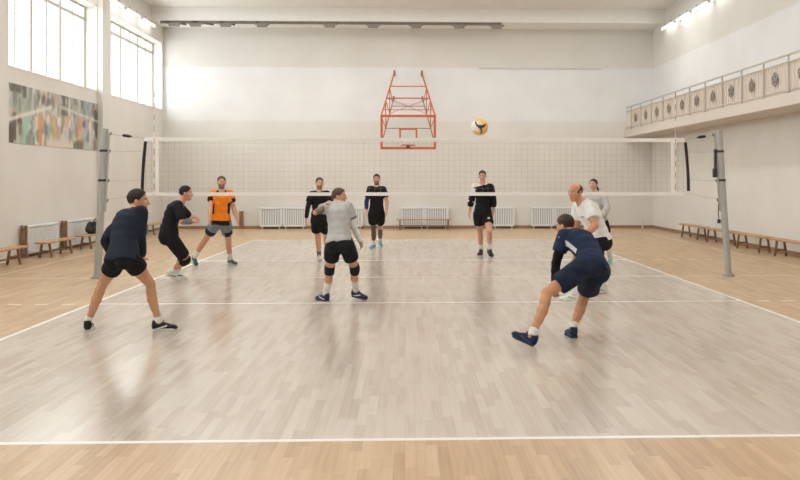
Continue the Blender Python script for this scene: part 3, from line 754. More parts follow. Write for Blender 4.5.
def surface(D, lo, h, smooth):
    S = D < 0
    nx, ny, nz = D.shape
    cnt = np.zeros((nx-1, ny-1, nz-1), np.int8)
    offs = [(i, j, k) for i in (0, 1) for j in (0, 1) for k in (0, 1)]
    for i, j, k in offs: cnt += S[i:nx-1+i, j:ny-1+j, k:nz-1+k]
    mask = (cnt > 0) & (cnt < 8); cells = np.argwhere(mask)
    idx = np.full(mask.shape, -1, np.int32); idx[mask] = np.arange(len(cells))
    V = np.stack([D[cells[:, 0]+i, cells[:, 1]+j, cells[:, 2]+k] for i, j, k in offs], 1)
    acc = np.zeros((len(cells), 3)); num = np.zeros(len(cells))
    for a in range(8):
        for b in range(a+1, 8):
            da = np.array(offs[b])-np.array(offs[a])
            if np.abs(da).sum() != 1: continue
            va, vb = V[:, a], V[:, b]; m = (va < 0) != (vb < 0)
            t = np.where(m, va/np.where(m, va-vb, 1), 0)
            acc += np.where(m[:, None], np.array(offs[a])+t[:, None]*da, 0); num += m
    P = lo+h*(cells+acc/num[:, None])
    F = []
    for axis in range(3):
        o1, o2 = [(1, 2), (2, 0), (0, 1)][axis]
        sl0 = [slice(None)]*3; sl1 = [slice(None)]*3
        sl0[axis] = slice(0, D.shape[axis]-1); sl1[axis] = slice(1, None)
        for o in (o1, o2): sl0[o] = slice(1, D.shape[o]-1); sl1[o] = slice(1, D.shape[o]-1)
        a, b = S[tuple(sl0)], S[tuple(sl1)]
        e = np.argwhere(a != b); inside = a[tuple(e.T)]
        e = e.copy(); e[:, o1] += 1; e[:, o2] += 1
        def cid(d1, d2):
            q = e.copy(); q[:, o1] += d1; q[:, o2] += d2; return idx[q[:, 0], q[:, 1], q[:, 2]]
        q = np.stack([cid(-1, -1), cid(0, -1), cid(0, 0), cid(-1, 0)], 1)
        q[~inside] = q[~inside][:, ::-1]; F.append(q)
    F = np.concatenate(F)
    for _ in range(smooth):
        s_ = np.zeros_like(P); c_ = np.zeros(len(P))
        for i in range(4):
            for j in ((i+1) % 4, (i+3) % 4):
                for ax in range(3): s_[:, ax] += np.bincount(F[:, i], P[F[:, j], ax], len(P))
                c_ += np.bincount(F[:, i], minlength=len(P))
        P = P*0.5+0.5*s_/c_[:, None]
    return P, F

def mesh_obj(name, P, F, mats, parent=None, base=None, pick=None):
    me = bpy.data.meshes.new(name)
    if base is not None: P = P-base
    me.vertices.add(len(P)); me.vertices.foreach_set('co', P.astype(np.float32).ravel())
    me.loops.add(F.size); me.loops.foreach_set('vertex_index', F.astype(np.int32).ravel())
    me.polygons.add(len(F)); me.polygons.foreach_set('loop_start', np.arange(0, F.size, 4, dtype=np.int32)); me.polygons.foreach_set('loop_total', np.full(len(F), 4, np.int32))
    me.update(calc_edges=True); me.validate()
    for m in mats: me.materials.append(m)
    if pick is not None: me.polygons.foreach_set('material_index', pick.astype(np.int32))
    me.polygons.foreach_set('use_smooth', np.ones(len(F), bool)); me.update()
    o = bpy.data.objects.new(name, me); COL.objects.link(o)
    if parent is not None: o.parent = parent
    return o

CLOTH = {}
def cloth(rgb, rough=0.85):
    k = (rgb, rough)
    if k not in CLOTH: CLOTH[k] = material('fabric', srgb(*rgb), rough, noise=0.10, scale=14, bump=0.25, bscale=260, spec=0.25)
    return CLOTH[k]
SKIN = {}
def skin(rgb):
    if rgb not in SKIN: SKIN[rgb] = material('skin', srgb(*rgb), 0.5, noise=0.06, scale=9, spec=0.35)
    return SKIN[rgb]
M['lips'] = material('lips', srgb(176, 112, 98), 0.45, noise=0.05); M['eyewhite'] = material('eye_white', srgb(225, 220, 214), 0.3)
M['iris'] = material('iris', srgb(52, 40, 34), 0.25)
def tattoo_mat(rgb):
    m = material('tattooed_skin', srgb(*rgb), 0.5, noise=0.35, scale=26, detail=6); return m

# shoe template (heel at -y, toe at +y, sole on z = 0), made once
def shoe_template():
    I = np.eye(3); S = Shape()
    S.ell((0, -.028, .052), I, (.036, .046, .055)); S.ell((0, .045, .047), I, (.040, .085, .047)); S.ell((0, .125, .034), I, (.043, .075, .034)); S.ell((0, .165, .028), I, (.036, .042, .027))
    S.cone((0, -.022, .06), (0, -.028, .098), .040, .041)
    up = S.mesh(.0055, smooth=1, gcut=[((0, 0, .016), (0, 0, -1)), ((0, 0, .112), (0, .12, 1))])
    S = Shape(); S.econe((0, -.030, .0), (0, .05, .0), I[0], I[2], (.044, .09), (.041, .09)); S.econe((0, .05, 0), (0, .125, 0), I[0], I[2], (.041, .09), (.050, .09)); S.econe((0, .125, 0), (0, .168, 0), I[0], I[2], (.050, .09), (.040, .09))
    so = S.mesh(.0055, smooth=1, gcut=[((0, 0, 0), (0, 0, -1)), ((0, 0, .026), (0, 0, 1))])
    L = MB()
    for k in range(5):
        y = .052+.018*k; z = .101-.0115*k-.0006*k*k
        L.tube([(-.024, y, z-.010), (0, y+.004, z), (.024, y, z-.010)], .0042, 6)
    L.tube([(0, .05, .104), (.022, .062, .115), (.03, .05, .104)], .0035, 5).tube([(0, .05, .104), (-.022, .062, .115), (-.03, .05, .104)], .0035, 5)
    return up, so, (np.array(L.v), L.f)
SHOE = shoe_template()

ARM_R = ([0, .35, .7, 1, 1.25, 1.6, 1.9, 2.0], [.056, .050, .044, .039, .041, .034, .027, .026])
LEG_R = ([0, .3, .6, .9, 1, 1.15, 1.35, 1.6, 1.85, 2], [.090, .083, .071, .056, .054, .053, .057, .046, .036, .036])

def person(S):
    s = S.get('s', 1.0); wd = S.get('width', 1.0); h = S.get('h', .0065); d = S['d']
    sk = skin(S.get('skin', (205, 160, 132)))
    if True:
        Pv = at(S['pelvis'][0], S['pelvis'][1], d+S['pelvis'][2])
    N = chain(Pv, S['neck'][0], S['neck'][1], (S['neck'][3] if len(S['neck']) > 3 else .53)*s, S['neck'][2])
    def yawv(a): a = math.radians(a)+YAW; return np.array([math.sin(a), math.cos(a), 0]), np.array([math.cos(a), -math.sin(a), 0])
    hipF, hipR = yawv(S['hipyaw']); chF, chR = yawv(S['chestyaw'])
    roll = math.radians(S.get('roll', 0))       # + raises the person's left shoulder
    spine = nrm(N-Pv)
    Mid = (Pv+N)/2-nrm(hipF+chF)*S.get('bend', .0)-np.array([0, 0, S.get('sag', 0)])
    def tor(q):
        p = Pv*(1-q)**2+2*q*(1-q)*(2*Mid-(Pv+N)/2)+N*q*q if q >= 0 else Pv+q*2*((2*Mid-(Pv+N)/2)-Pv)
        t = nrm((Pv*(2*q-2)+(2-4*q)*(2*Mid-(Pv+N)/2)+2*q*N)) if q >= 0 else nrm((2*Mid-(Pv+N)/2)-Pv)
        R = hipR*(1-min(max(q, 0), 1))+chR*min(max(q, 0), 1); R = nrm(R-t*(R@t)); return p, R, nrm(np.cross(t, R)), t
    _, cR, cF, cU = tor(.95); cR = rotv(cR, cF, roll); cU = nrm(np.cross(cR, cF))
    _, hR, hF, hU = tor(0.0)
    SH = {1: N-cU*.05*s+cR*.165*s*wd+cF*S.get('shf', 0), -1: N-cU*.05*s-cR*.165*s*wd+cF*S.get('shf', 0)}
    for sd, nm_ in ((1, 'shR'), (-1, 'shL')):
        if nm_ in S: SH[sd] = SH[sd]+cU*S[nm_]*s
    HP = {1: Pv+hR*.088*s-hU*.03*s, -1: Pv-hR*.088*s-hU*.03*s}
    ARM = {}; LEG = {}; FOOT = {}
    for sd, nm_ in ((1, 'armR'), (-1, 'armL')):
        (ex, ey, es), (wx, wy, ws) = S[nm_][:2]
        E_ = chain(SH[sd], ex, ey, .295*s, es); W_ = chain(E_, wx, wy, .25*s, ws)
        if len(S[nm_]) > 2 and S[nm_][2]: hd = nrm(chain(W_, *S[nm_][2][:2], .17*s, S[nm_][2][2])-W_)
        else: hd = nrm(W_-E_)
        ARM[sd] = (SH[sd], E_, W_, hd)
    for sd, nm_ in ((1, 'legR'), (-1, 'legL')):
        kx, ky, ks, ax_, ay_, fyaw, fpitch = S[nm_][:7]
        lift = S[nm_][7] if len(S[nm_]) > 7 else 0.0
        ff, fr = yawv(fyaw); p = math.radians(fpitch)      # + pitch = toe down / heel up
        fd = ff*math.cos(p)-np.array([0, 0, 1])*math.sin(p); fu = np.cross(fr, fd)
        fs_ = S.get('foot', 1.0)*s
        low = min((fr*x+fd*y+fu*z)[2] for x, y, z in ((0, -.075, 0), (.045, .125, 0), (-.045, .125, 0), (0, .2, 0.0)))*fs_
        az = .095*fs_*fu[2]-low+lift
        dz = (CAM[2]-az)*FPX/(ay_-PY)
        A_ = at(ax_, ay_, dz)
        K_ = knee_ik(HP[sd], A_, kx, ky, .43*s, .41*s, ks)
        LEG[sd] = (HP[sd], K_, A_); FOOT[sd] = (A_-fu*.095*fs_, fr, fd, fu, fs_)
        if S.get('debug', DEBUG): print('  leg', sd, 'thigh %.2f shin %.2f (%.2f %.2f) ankle d %.2f z %.2f' % (np.linalg.norm(K_-HP[sd]), np.linalg.norm(A_-K_), .43*s, .41*s, dz, az), 'kneez %.2f' % K_[2])
    if DEBUG: print(S['label'][:50], 'pelvis z %.2f' % Pv[2], 'neck z %.2f' % N[2], 'neck dd %.2f' % (N-Pv)[1])
    base = np.array([Pv[0], Pv[1], 0.0])
    def armpt(sd, q):
        a, b, c, _ = ARM[sd]; return a+(b-a)*q if q <= 1 else b+(c-b)*(q-1)
    def armr(q): return np.interp(q, *ARM_R)*s*(.5+.5*wd)*S.get('armw', 1)
    def legpt(sd, q):
        a, b, c = LEG[sd]; p = a+(b-a)*q if q <= 1 else b+(c-b)*(q-1)
        back = -FOOT[sd][2]*(1 if q > 1 else 0)*.016*math.sin(PI*min(max((q-1)/.8, 0), 1)); return p+back
    def legr(q): return np.interp(q, *LEG_R)*s*S.get('legw', 1)
    # ---- body
    B = Shape()
    lv = [(-.10, .140, .110, 0), (.03, .160, .118, 0), (.2, .148, .106, 0), (.4, .138, .100, 0), (.6, .150, .110, 0), (.78, .160, .114, 0), (.90, .135, .090, -.004), (1.0, .065, .062, -.006)]
    def torso(T, g=0.0, lo=-1, hi=2, cut=None):
        fr_ = []
        for (q, a, b, f) in lv:
            if q < lo or q > hi: continue
            p, R, F_, U = tor(q); fr_.append((p+F_*f, R, F_, ((a*wd*s+g), (b*s*S.get('depth', 1)+g))))
        for i in range(len(fr_)-1):
            (p0, R0, F0, r0), (p1, R1, F1, r1) = fr_[i], fr_[i+1]
            R = nrm(R0+R1); F_ = nrm(F0+F1); T.econe(p0, p1, R, nrm(F_-R*(F_@R)), r0, r1, .035, cut)
    torso(B)
    for sd in (1, -1):
        B.cone(N-cU*.03*s, SH[sd], .058*s, .057*s, .05)
        B.ell(Pv+hR*sd*.075*s-hU*.06*s-hF*.055*s, np.array([hR, hF, hU]), (.085*s, .085*s, .095*s), .04)
        qs = np.linspace(0, 2, 9)
        for i in range(8): B.cone(armpt(sd, qs[i]), armpt(sd, qs[i+1]), armr(qs[i]), armr(qs[i+1]), .02)
        qs = np.linspace(0, 2, 11)
        for i in range(10): B.cone(legpt(sd, qs[i]), legpt(sd, qs[i+1]), legr(qs[i]), legr(qs[i+1]), .025 if i else .04)
        o_, fr, fd, fu, fs_ = FOOT[sd]
        B.cone(o_+fu*.07*fs_, o_+fd*.11*fs_+fu*.032*fs_, .033*fs_, .022*fs_, .02)
        # hand
        W_, hd = ARM[sd][2], ARM[sd][3]
        tv = S.get('thumbR' if sd > 0 else 'thumbL'); tv = cF if tv is None else np.array(tv, float)
        if abs(nrm(tv)@hd) > .95: tv = cR*-sd
        tv = nrm(tv-hd*(tv@hd)); pn = np.cross(hd, tv)*(-1 if sd > 0 else 1)
        z = s*S.get('hand', 1.0)
        B.econe(W_-hd*.005, W_+hd*.078*z, tv, pn, (.027*z, .020*z), (.039*z, .015*z), .015)
        curl = S.get('curlR' if sd > 0 else 'curlL', .35)
        for off, ln, sp, cx in ((.029, .070, .16, .9), (.010, .078, .05, 1.0), (-.0095, .073, -.06, 1.05), (-.027, .058, -.17, 1.15)):
            p = W_+hd*.082*z+tv*off*z; a = 0
            for seg, (fl_, r0, r1) in enumerate(((.45, .0098, .009), (.30, .009, .0083), (.25, .0083, .007))):
                a += curl*cx*(.7 if seg == 0 else .9)
                dv = nrm((hd*math.cos(a)+pn*math.sin(a))+tv*sp*math.cos(a)); q = p+dv*ln*fl_*z
                B.cone(p, q, r0*z, r1*z, .006); p = q
        p = W_+hd*.028*z+tv*.024*z; q = p+nrm(hd*.72+tv*.62+pn*.30)*.046*z; r = q+nrm(hd*.9+tv*.25+pn*.4)*.032*z
        B.cone(p, q, .0145*z, .0105*z, .012); B.cone(q, r, .0105*z, .0085*z, .006)
    # head
    hx, hy, hyaw, hpit, hroll = S['head'][:5]; hs = S['head'][5] if len(S['head']) > 5 else 0
    HC = chain(N, hx, hy, S.get('neckl', .175)*s, hs)
    gF, gR = yawv(hyaw); p = math.radians(hpit); hf = gF*math.cos(p)-np.array([0, 0, 1])*math.sin(p)     # + pitch = looks down
    hr = rotv(gR, hf, math.radians(hroll)); hu = np.cross(hr, hf); AX = np.array([hr, hf, hu]); g = s*S.get('headsize', 1.0)
    def hp(x, y, z): return HC+g*(hr*x+hf*y+hu*z)
    def he(c, r, k=.015, sub=False): B.ell(hp(*c), AX, tuple(q*g for q in r), k*g, sub=sub)
    B.cone(N-cU*.02*s+cF*.004, hp(0, -.022, -.06), .060*s*(.7+.3*wd), .054*g, .03)
    he((0, -.014, .030), (.074, .096, .086), .02); he((0, .022, -.035), (.058, .066, .075), .03); he((0, .058, -.094), (.030, .028, .022), .03)
    he((0, .074, .024), (.050, .018, .011), .015); he((.042, .055, -.020), (.022, .024, .022), .02); he((-.042, .055, -.020), (.022, .024, .022), .02)
    for sx in (1, -1): he((sx*.032, .096, .004), (.017, .014, .011), .010, sub=True)
    for sx in (1, -1): he((sx*.032, .076, .004), (.0135, .0125, .0105), .003)
    B.cone(hp(0, .084, .012), hp(0, .106, -.028), .0085*g, .0135*g, .010*g); he((.011, .095, -.033), (.008, .010, .008), .006); he((-.011, .095, -.033), (.008, .010, .008), .006)
    he((0, .082, -.054), (.024, .012, .0075), .005); he((0, .080, -.066), (.021, .012, .0085), .005)
    for sx in (1, -1): he((sx*.077, -.012, -.010), (.010, .021, .033), .006)
    P, F = B.mesh(h, smooth=1)
    C = P[F].mean(1); Q = (C-HC)@AX.T/g; mi = np.zeros(len(F), int)
    x, y, z = np.abs(Q[:, 0]), Q[:, 1], Q[:, 2]
    if S.get('beard'):
        mi[(y > -.01) & (z < -.040) & (z > -.13) & (x < .075) & (np.hypot(x, y) > .045)] = 4
        if S['beard'] == 2: mi[(y > .06) & (z < -.040) & (z > -.048) & (x < .035)] = 4
    mi[(y > .070) & (z < -.047) & (z > -.0735) & (x < .024)] = 1
    mi[(y > .066) & (((x-.032)/.014)**2+((z-.004)/.0085)**2 < 1)] = 2
    mi[(y > .066) & (((x-.032)/.007)**2+((z-.004)/.0085)**2 < 1)] = 3
    mi[(y > .060) & (np.abs(z-.026-.10*(x-.03)) < .0055) & (x > .012) & (x < .052)] = 4
    for (lim, sd, q0, q1) in S.get('tattoo', []):
        fn = armpt if lim == 'arm' else legpt
        for u0, u1 in ((q0, min(q1, 1)), (max(q0, 1), q1)):
            if u1 <= u0: continue
            a0, a1 = fn(sd, u0), fn(sd, u1)
            ab = a1-a0; t = ((C-a0)@ab)/(ab@ab); dist = np.linalg.norm(C-a0-np.clip(t, 0, 1)[:, None]*ab, axis=1)
            mi[(t > -.05) & (t < 1.0) & (dist < .075)] = 5
    hairc = S.get('haircol', (44, 36, 32))
    hm = material('hair', srgb(*hairc), 0.6, noise=0.25, scale=60, bump=0.4, bscale=150, spec=0.3)
    bm_ = material('brow_hair', tuple(.72*a+.28*b for a, b in zip(srgb(*hairc), srgb(*S.get('skin', (205, 160, 132))))), 0.6, noise=0.2, scale=120)
    body = mesh_obj('person', P, F, [sk, M['lips'], M['eyewhite'], M['iris'], bm_, tattoo_mat(S.get('tatcol', (120, 98, 84)))], None, base, mi)
    body.location = base; tag(body, S['label'], 'person')
    # ---- hair
    H = Shape(); st = S.get('hair', 'short')
    if st == 'balding':
        cuts = [(hp(0, -.010, .055), nrm(hf*.70+hu*.72))]
        cuts2 = [(hp(0, .035, .05), hf), (hp(0, 0, -.02-.01), -nrm(hu+hf*-.35))]
        H.ell(hp(0, -.016, .026), AX, (.0795*g, .1005*g, .088*g), .005, cut=cuts+[cuts2[1]])
    else:
        full = st in ('tail', 'bun')
        front = (hp(0, .050, .058), nrm(hf*.80-hu*.60))
        cuts = [front, (hp(0, -.09, -.058), nrm(-hu+hf*(.60 if full else .52)))]
        H.ell(hp(0, -.015, .030), AX, ((.0775+.003*full)*g, (.0995+.004*full)*g, .090*g), .004, cut=cuts)
        H.ell(hp(0, -.012, .040), AX, (.079*g, .099*g, (.083 if full else .090)*g), .010, cut=[front, (hp(0, 0, .042 if not full else .02), -hu)])
        if st in ('tail', 'bun'):
            if st == 'bun': H.ell(hp(-.012, -.106, -.012), AX, (.028*g, .028*g, .032*g), .010); H.cone(hp(0, -.098, -.03), hp(.02, -.088, -.115), .016*g, .006*g, .010)
            else:
                H.cone(hp(0, -.10, .0), hp(-.045, -.105, -.09), .026*g, .030*g, .015); H.cone(hp(-.045, -.105, -.09), hp(-.085, -.05, -.20), .030*g, .012*g, .015)
    P, F = H.mesh(min(h, .006), noise=.0030, nscale=5, smooth=1); C = (P[F].mean(1)-HC)@AX.T/g
    fade = ((C[:, 2] < .002+.42*(C[:, 1]+.01)) & (st == 'short')).astype(int)
    mesh_obj('hair', P, F, [hm, bm_], body, base, fade)
    # ---- shirt
    sh = S['shirt']; gsh = sh.get('loose', .016); T = Shape(); hem = Pv-hU*sh.get('hem', .02)*s
    hc = [(hem, -hU)]
    torso(T, gsh, hi=.95, cut=hc)
    if sh.get('hem', .02) > .02:
        T.econe(tor(.1)[0], Pv-hU*(sh['hem']+.05)*s, hR, hF, (.158*wd*s+gsh, .118*s+gsh), (.166*wd*s+gsh, .128*s+gsh), .03, hc)
    for sd in (1, -1): T.ell(Pv+hR*sd*.075*s-hU*.06*s-hF*.055*s, np.array([hR, hF, hU]), (.085*s+gsh+.002, .085*s+gsh+.002, .095*s+gsh), .05, hc)
    T.econe(tor(.86)[0], N-cU*.045*s, cR, cF, (.13*wd*s+gsh, .088*s+gsh), (.075*s+gsh, .062*s+gsh*.6), .03)
    for sd in (1, -1):
        T.cone(N-cU*.035*s, SH[sd], .058*s+gsh*.4, .060*s+gsh*.6, .04)
        q1 = sh['sleeve'][0 if sd > 0 else 1]; lo_q = sh.get('flare', .020 if q1 < 1.1 else .006)
        nseg = max(3, int(q1*5)); qs = np.linspace(0, q1+.03, nseg+1); e0 = armpt(sd, q1); dr = nrm(armpt(sd, q1)-armpt(sd, q1-.05))
        for i in range(nseg):
            f0, f1 = [gsh*.55+(lo_q)*min(1, q/max(q1, .3)) for q in (qs[i], qs[i+1])]
            T.cone(armpt(sd, qs[i]), armpt(sd, qs[i+1]), armr(qs[i])+f0, armr(qs[i+1])+f1, .03, [(e0, dr)] if i >= nseg-2 else None)
    P, F = T.mesh(h*1.1, noise=1.6*sh.get('fold', .0055), seed=S['seed'], smooth=1)
    cols = sh['cols']; pick = None
    if 'pick' in sh:
        C = P[F].mean(1); r0 = (C-Pv)
        # shirt coordinates: x to the person's right, y front, z up the spine from pelvis (0) to neck (1)
        zz = (r0@spine)/np.linalg.norm(N-Pv); o_ = Pv+np.outer(zz*np.linalg.norm(N-Pv), spine)
        arm_q = np.full(len(C), -1.0); arm_s = np.zeros(len(C))
        for sd in (1, -1):
            a, b, c, _ = ARM[sd]
            for (p0, p1, o0) in ((a, b, 0), (b, c, 1)):
                ab = p1-p0; t = ((C-p0)@ab)/(ab@ab); dist = np.linalg.norm(C-p0-np.clip(t, 0, 1)[:, None]*ab, axis=1)
                m = (dist < .085*s) & (t > 0.12) & ((C-N)@(cR*sd) > .15*s*wd if o0 == 0 and S.get('armsep', True) else t > 0) & (t <= 1.02); arm_q[m] = o0+t[m]; arm_s[m] = sd
        pick = sh['pick']((C-o_)@cR/s, (C-o_)@cF/s, zz, arm_q, arm_s)
    mesh_obj('shirt', P, F, [cloth(c) for c in cols], body, base, pick)
    # ---- shorts
    so = S['shorts']; T = Shape(); gs = so.get('loose', .014)
    wc = [(Pv+hU*so.get('rise', .015)*s, hU)]
    torso(T, gs, hi=.42, cut=wc)
    for sd in (1, -1):
        T.ell(Pv+hR*sd*.075*s-hU*.06*s-hF*.055*s, np.array([hR, hF, hU]), (.085*s+gs, .085*s+gs, .095*s+gs), .04, wc)
        q1 = so['len']; qs = np.linspace(0, q1+.04, 6); e0 = legpt(sd, q1); dr = nrm(legpt(sd, min(q1, 1))-legpt(sd, min(q1, 1)-.1))
        if q1 > 1.02: dr = nrm(legpt(sd, q1)-legpt(sd, 1.02))
        for i in range(5):
            f0, f1 = [gs+so.get('flare', .016)*q/q1 for q in (qs[i], qs[i+1])]
            T.cone(legpt(sd, qs[i]), legpt(sd, qs[i+1]), legr(qs[i])+f0, legr(qs[i+1])+f1, .03, [(e0, dr)] if i >= 2 else None)
    P, F = T.mesh(h*1.1, noise=so.get('fold', .0065), seed=S['seed']+3, smooth=1)
    pick = None
    if 'pick' in so:
        C = P[F].mean(1); lq = np.zeros(len(C)); ls = np.sign((C-Pv)@hR); lat = np.abs((C-Pv)@hR)
        for sd in (1, -1):
            a, b = LEG[sd][0], LEG[sd][1]; ab = b-a; t = ((C-a)@ab)/(ab@ab); lq = np.where(ls == sd, t, lq)
        pick = so['pick'](lq, ls, lat/s)
    mesh_obj('shorts', P, F, [cloth(c) for c in so['cols']], body, base, pick)
    # ---- sleeves, knee pads, socks
    def shell(name, ptf, rf, sd, q0, q1, g_, rgb, lab=None, bulge=0):
        T = Shape(); qs = np.linspace(q0-.04, q1+.04, 6); c0 = [(ptf(sd, q0), nrm(ptf(sd, q0-.04)-ptf(sd, q0))), (ptf(sd, q1), nrm(ptf(sd, q1)-ptf(sd, q1-.04)))]
        for i in range(5):
            b0, b1 = [g_+bulge*math.sin(PI*j/5) for j in (i, i+1)]
            cut = ([c0[0]] if i < 2 else [])+([c0[1]] if i > 2 else [])
            T.cone(ptf(sd, qs[i]), ptf(sd, qs[i+1]), rf(qs[i])+b0, rf(qs[i+1])+b1, .015, cut)
        P, F = T.mesh(min(h, .006), smooth=1); o = mesh_obj(name, P, F, [cloth(rgb)], body, base)
        if lab: o['label'] = lab
    for (sd, q0, q1, rgb, lab) in S.get('armsleeve', []): shell('arm_sleeve', armpt, armr, sd, q0, q1, .010, rgb, lab)
    for (sd, q0, q1, rgb) in S.get('kneepad', []): shell('knee_pad', legpt, legr, sd, q0, q1, .010, rgb, None, .006)
    for (q0, rgb) in S.get('sock', []):
        for sd in (1, -1): shell('sock', legpt, legr, sd, q0, 2.0, .006, rgb)
    # ---- shoes
    up, so_, lc = SHOE; sc_ = S['shoe']
    for sd in (1, -1):
        o_, fr, fd, fu, fs_ = FOOT[sd]; Mx = np.array([fr, fd, fu])*fs_
        C = up[0][up[1]].mean(1); pk = ((np.abs(C[:, 2]-.034-.30*(C[:, 1]-.02)) < .0085) & (C[:, 1] > -.02) & (C[:, 1] < .10) & (np.abs(C[:, 0]) > .025)).astype(int)
        a = mesh_obj('shoe', up[0]@Mx+o_, up[1], [cloth(sc_[0], .6), cloth(sc_[2], .6)], body, base, pk)
        mesh_obj('sole', so_[0]@Mx+o_, so_[1], [cloth(sc_[1], .6)], a, base)
        m = MB(); m.add(lc[0]@Mx+o_-base, lc[1], True); m.build('laces', cloth(sc_[3], .7), a)
    return body
DEBUG = False

WHITE = (232, 230, 226); BLACK = (24, 24, 27); NAVY = (30, 38, 58); DNAVY = (24, 30, 46)

# 1 navy long sleeves, seen from behind on the left
person(dict(seed=1, d=9.05, s=1.0, h=.006, width=.95, legw=.94, label='man in navy long sleeve shirt and short black shorts, standing before the left net post', skin=(198, 149, 115), haircol=(44, 37, 33),
    pelvis=(123, 256, -.05), neck=(132.5, 211.5, 1), hipyaw=25, chestyaw=38, bend=.03, roll=-3,
    head=(138.3, 200.8, 76, 2, 4, 1), headsize=1.1,
    armR=((140, 241, -1), (141.5, 256.5, 1), (143, 266, 1)), armL=((105.5, 241, -1), (112, 254, 1)), curlR=.25,
    legR=(150.5, 284, 1, 158.5, 322, 82, 0), legL=(102.5, 284, 1, 88, 322, -14, 0),
    shirt=dict(cols=[(32, 39, 53)], sleeve=(1.93, 1.93), hem=.05, loose=.022, flare=.008, fold=.006),
    shorts=dict(cols=[(20, 20, 23)], len=.42, flare=.012, loose=.012), sock=[(1.86, WHITE)], shoe=((38, 36, 38), (206, 202, 196), WHITE, (60, 58, 58))))

# 2 black crouching, knee pad
person(dict(seed=2, d=13.2, s=1.0, h=.007, label='man in black shirt and long black shorts leaning right with hands together', skin=(198, 146, 118), haircol=(42, 34, 30),
    pelvis=(169, 234, 0), neck=(181, 200.5, -1), hipyaw=75, chestyaw=72, bend=.05,
    head=(186.5, 192.5, 78, 4, 0, -1),
    armR=((182, 221, -1), (193.5, 222, 1), (198, 219, 1)), armL=((189, 218, 1), (192.5, 217, 1), (197, 215, 1)), curlR=.5, curlL=.5,
    legR=(187, 260, -1, 171.5, 271.5, 70, 30), legL=(184, 256, 1, 177, 272, 80, 12),
    shirt=dict(cols=[BLACK], sleeve=(.95, .9), hem=.06, loose=.020),
    shorts=dict(cols=[BLACK, (200, 198, 196)], len=.84, flare=.020, loose=.018, pick=lambda q, sd, lat: ((q > .35) & (q < .75) & (lat > .155) & (sd > 0)).astype(int)),
    armsleeve=[(1, .92, 1.75, (120, 116, 116), 'grey arm sleeve')], kneepad=[(1, .93, 1.25, (22, 22, 24)), (-1, .93, 1.25, (22, 22, 24))],
    sock=[(1.7, WHITE)], shoe=((226, 226, 218), (214, 214, 206), (34, 36, 34), WHITE)))

# 3 orange shirt
def pk3(x, y, z, aq, asd):
    m = np.zeros(len(x), int); m[aq > .30] = 1; m[(aq < 0) & (z < .02)] = 1; m[(np.abs(x) > .125) & (z < .62) & (z > .25) & (aq < 0)] = 1; m[(z > .90) & (np.abs(x) < .09) & (y > .02)] = 1; return m
person(dict(seed=3, d=15.9, s=1.0, h=.008, label='man in orange shirt with black sleeve ends and grey shorts striding behind the net', skin=(200, 152, 122), haircol=(58, 46, 38), beard=1,
    pelvis=(221, 221, -.02), neck=(221.5, 190.5, 1, .57), hipyaw=170, chestyaw=168,
    head=(221.5, 182.2, 160, -2, 0, -1),
    armR=((210.5, 208, -1), (209.5, 219, -1)), armL=((234, 210, -1), (237.5, 220.5, -1)),
    legR=(205.5, 239.5, -1, 194.5, 257, 150, 25), legL=(228.5, 240, -1, 230.5, 259.5, 130, 0),
    shirt=dict(cols=[(236, 130, 34), (32, 28, 30)], sleeve=(.52, .52), hem=.07, loose=.022, pick=pk3),
    shorts=dict(cols=[(120, 130, 140), (34, 40, 50)], len=.60, flare=.010, loose=.015, pick=lambda q, sd, lat: ((q > .36) & (lat+.02*np.sin(9*q) > .05)).astype(int)),
    sock=[(1.65, WHITE)], shoe=((28, 84, 94), (190, 190, 178), (210, 196, 120), (200, 214, 210))))

# 4 black, one long sleeve
person(dict(seed=4, d=17.0, s=1.0, width=.93, h=.008, label='man in black with one long black sleeve, walking behind the grey shirt player', skin=(204, 160, 136), haircol=(62, 48, 40), beard=1,
    pelvis=(320, 217.5, 0), neck=(319.3, 191.5, 1), hipyaw=165, chestyaw=172,
    head=(319.5, 182.8, 165, 0, 0, -1),
    armR=((308, 206.5, -1), (306, 219.5, -1)), armL=((330, 206, -1), (330, 218, -1)),
    legR=(318, 238, -1, 319, 255, 165, 6), legL=(326, 237, -1, 327, 252, 165, 0),
    shirt=dict(cols=[(26, 25, 27)], sleeve=(.6, .6), hem=.06, loose=.02),
    shorts=dict(cols=[BLACK], len=.62, flare=.014, loose=.018), armsleeve=[(1, .5, 1.95, (26, 25, 28), None)],
    sock=[(1.75, (120, 110, 100))], shoe=((196, 190, 182), (206, 202, 196), (90, 86, 84), WHITE)))

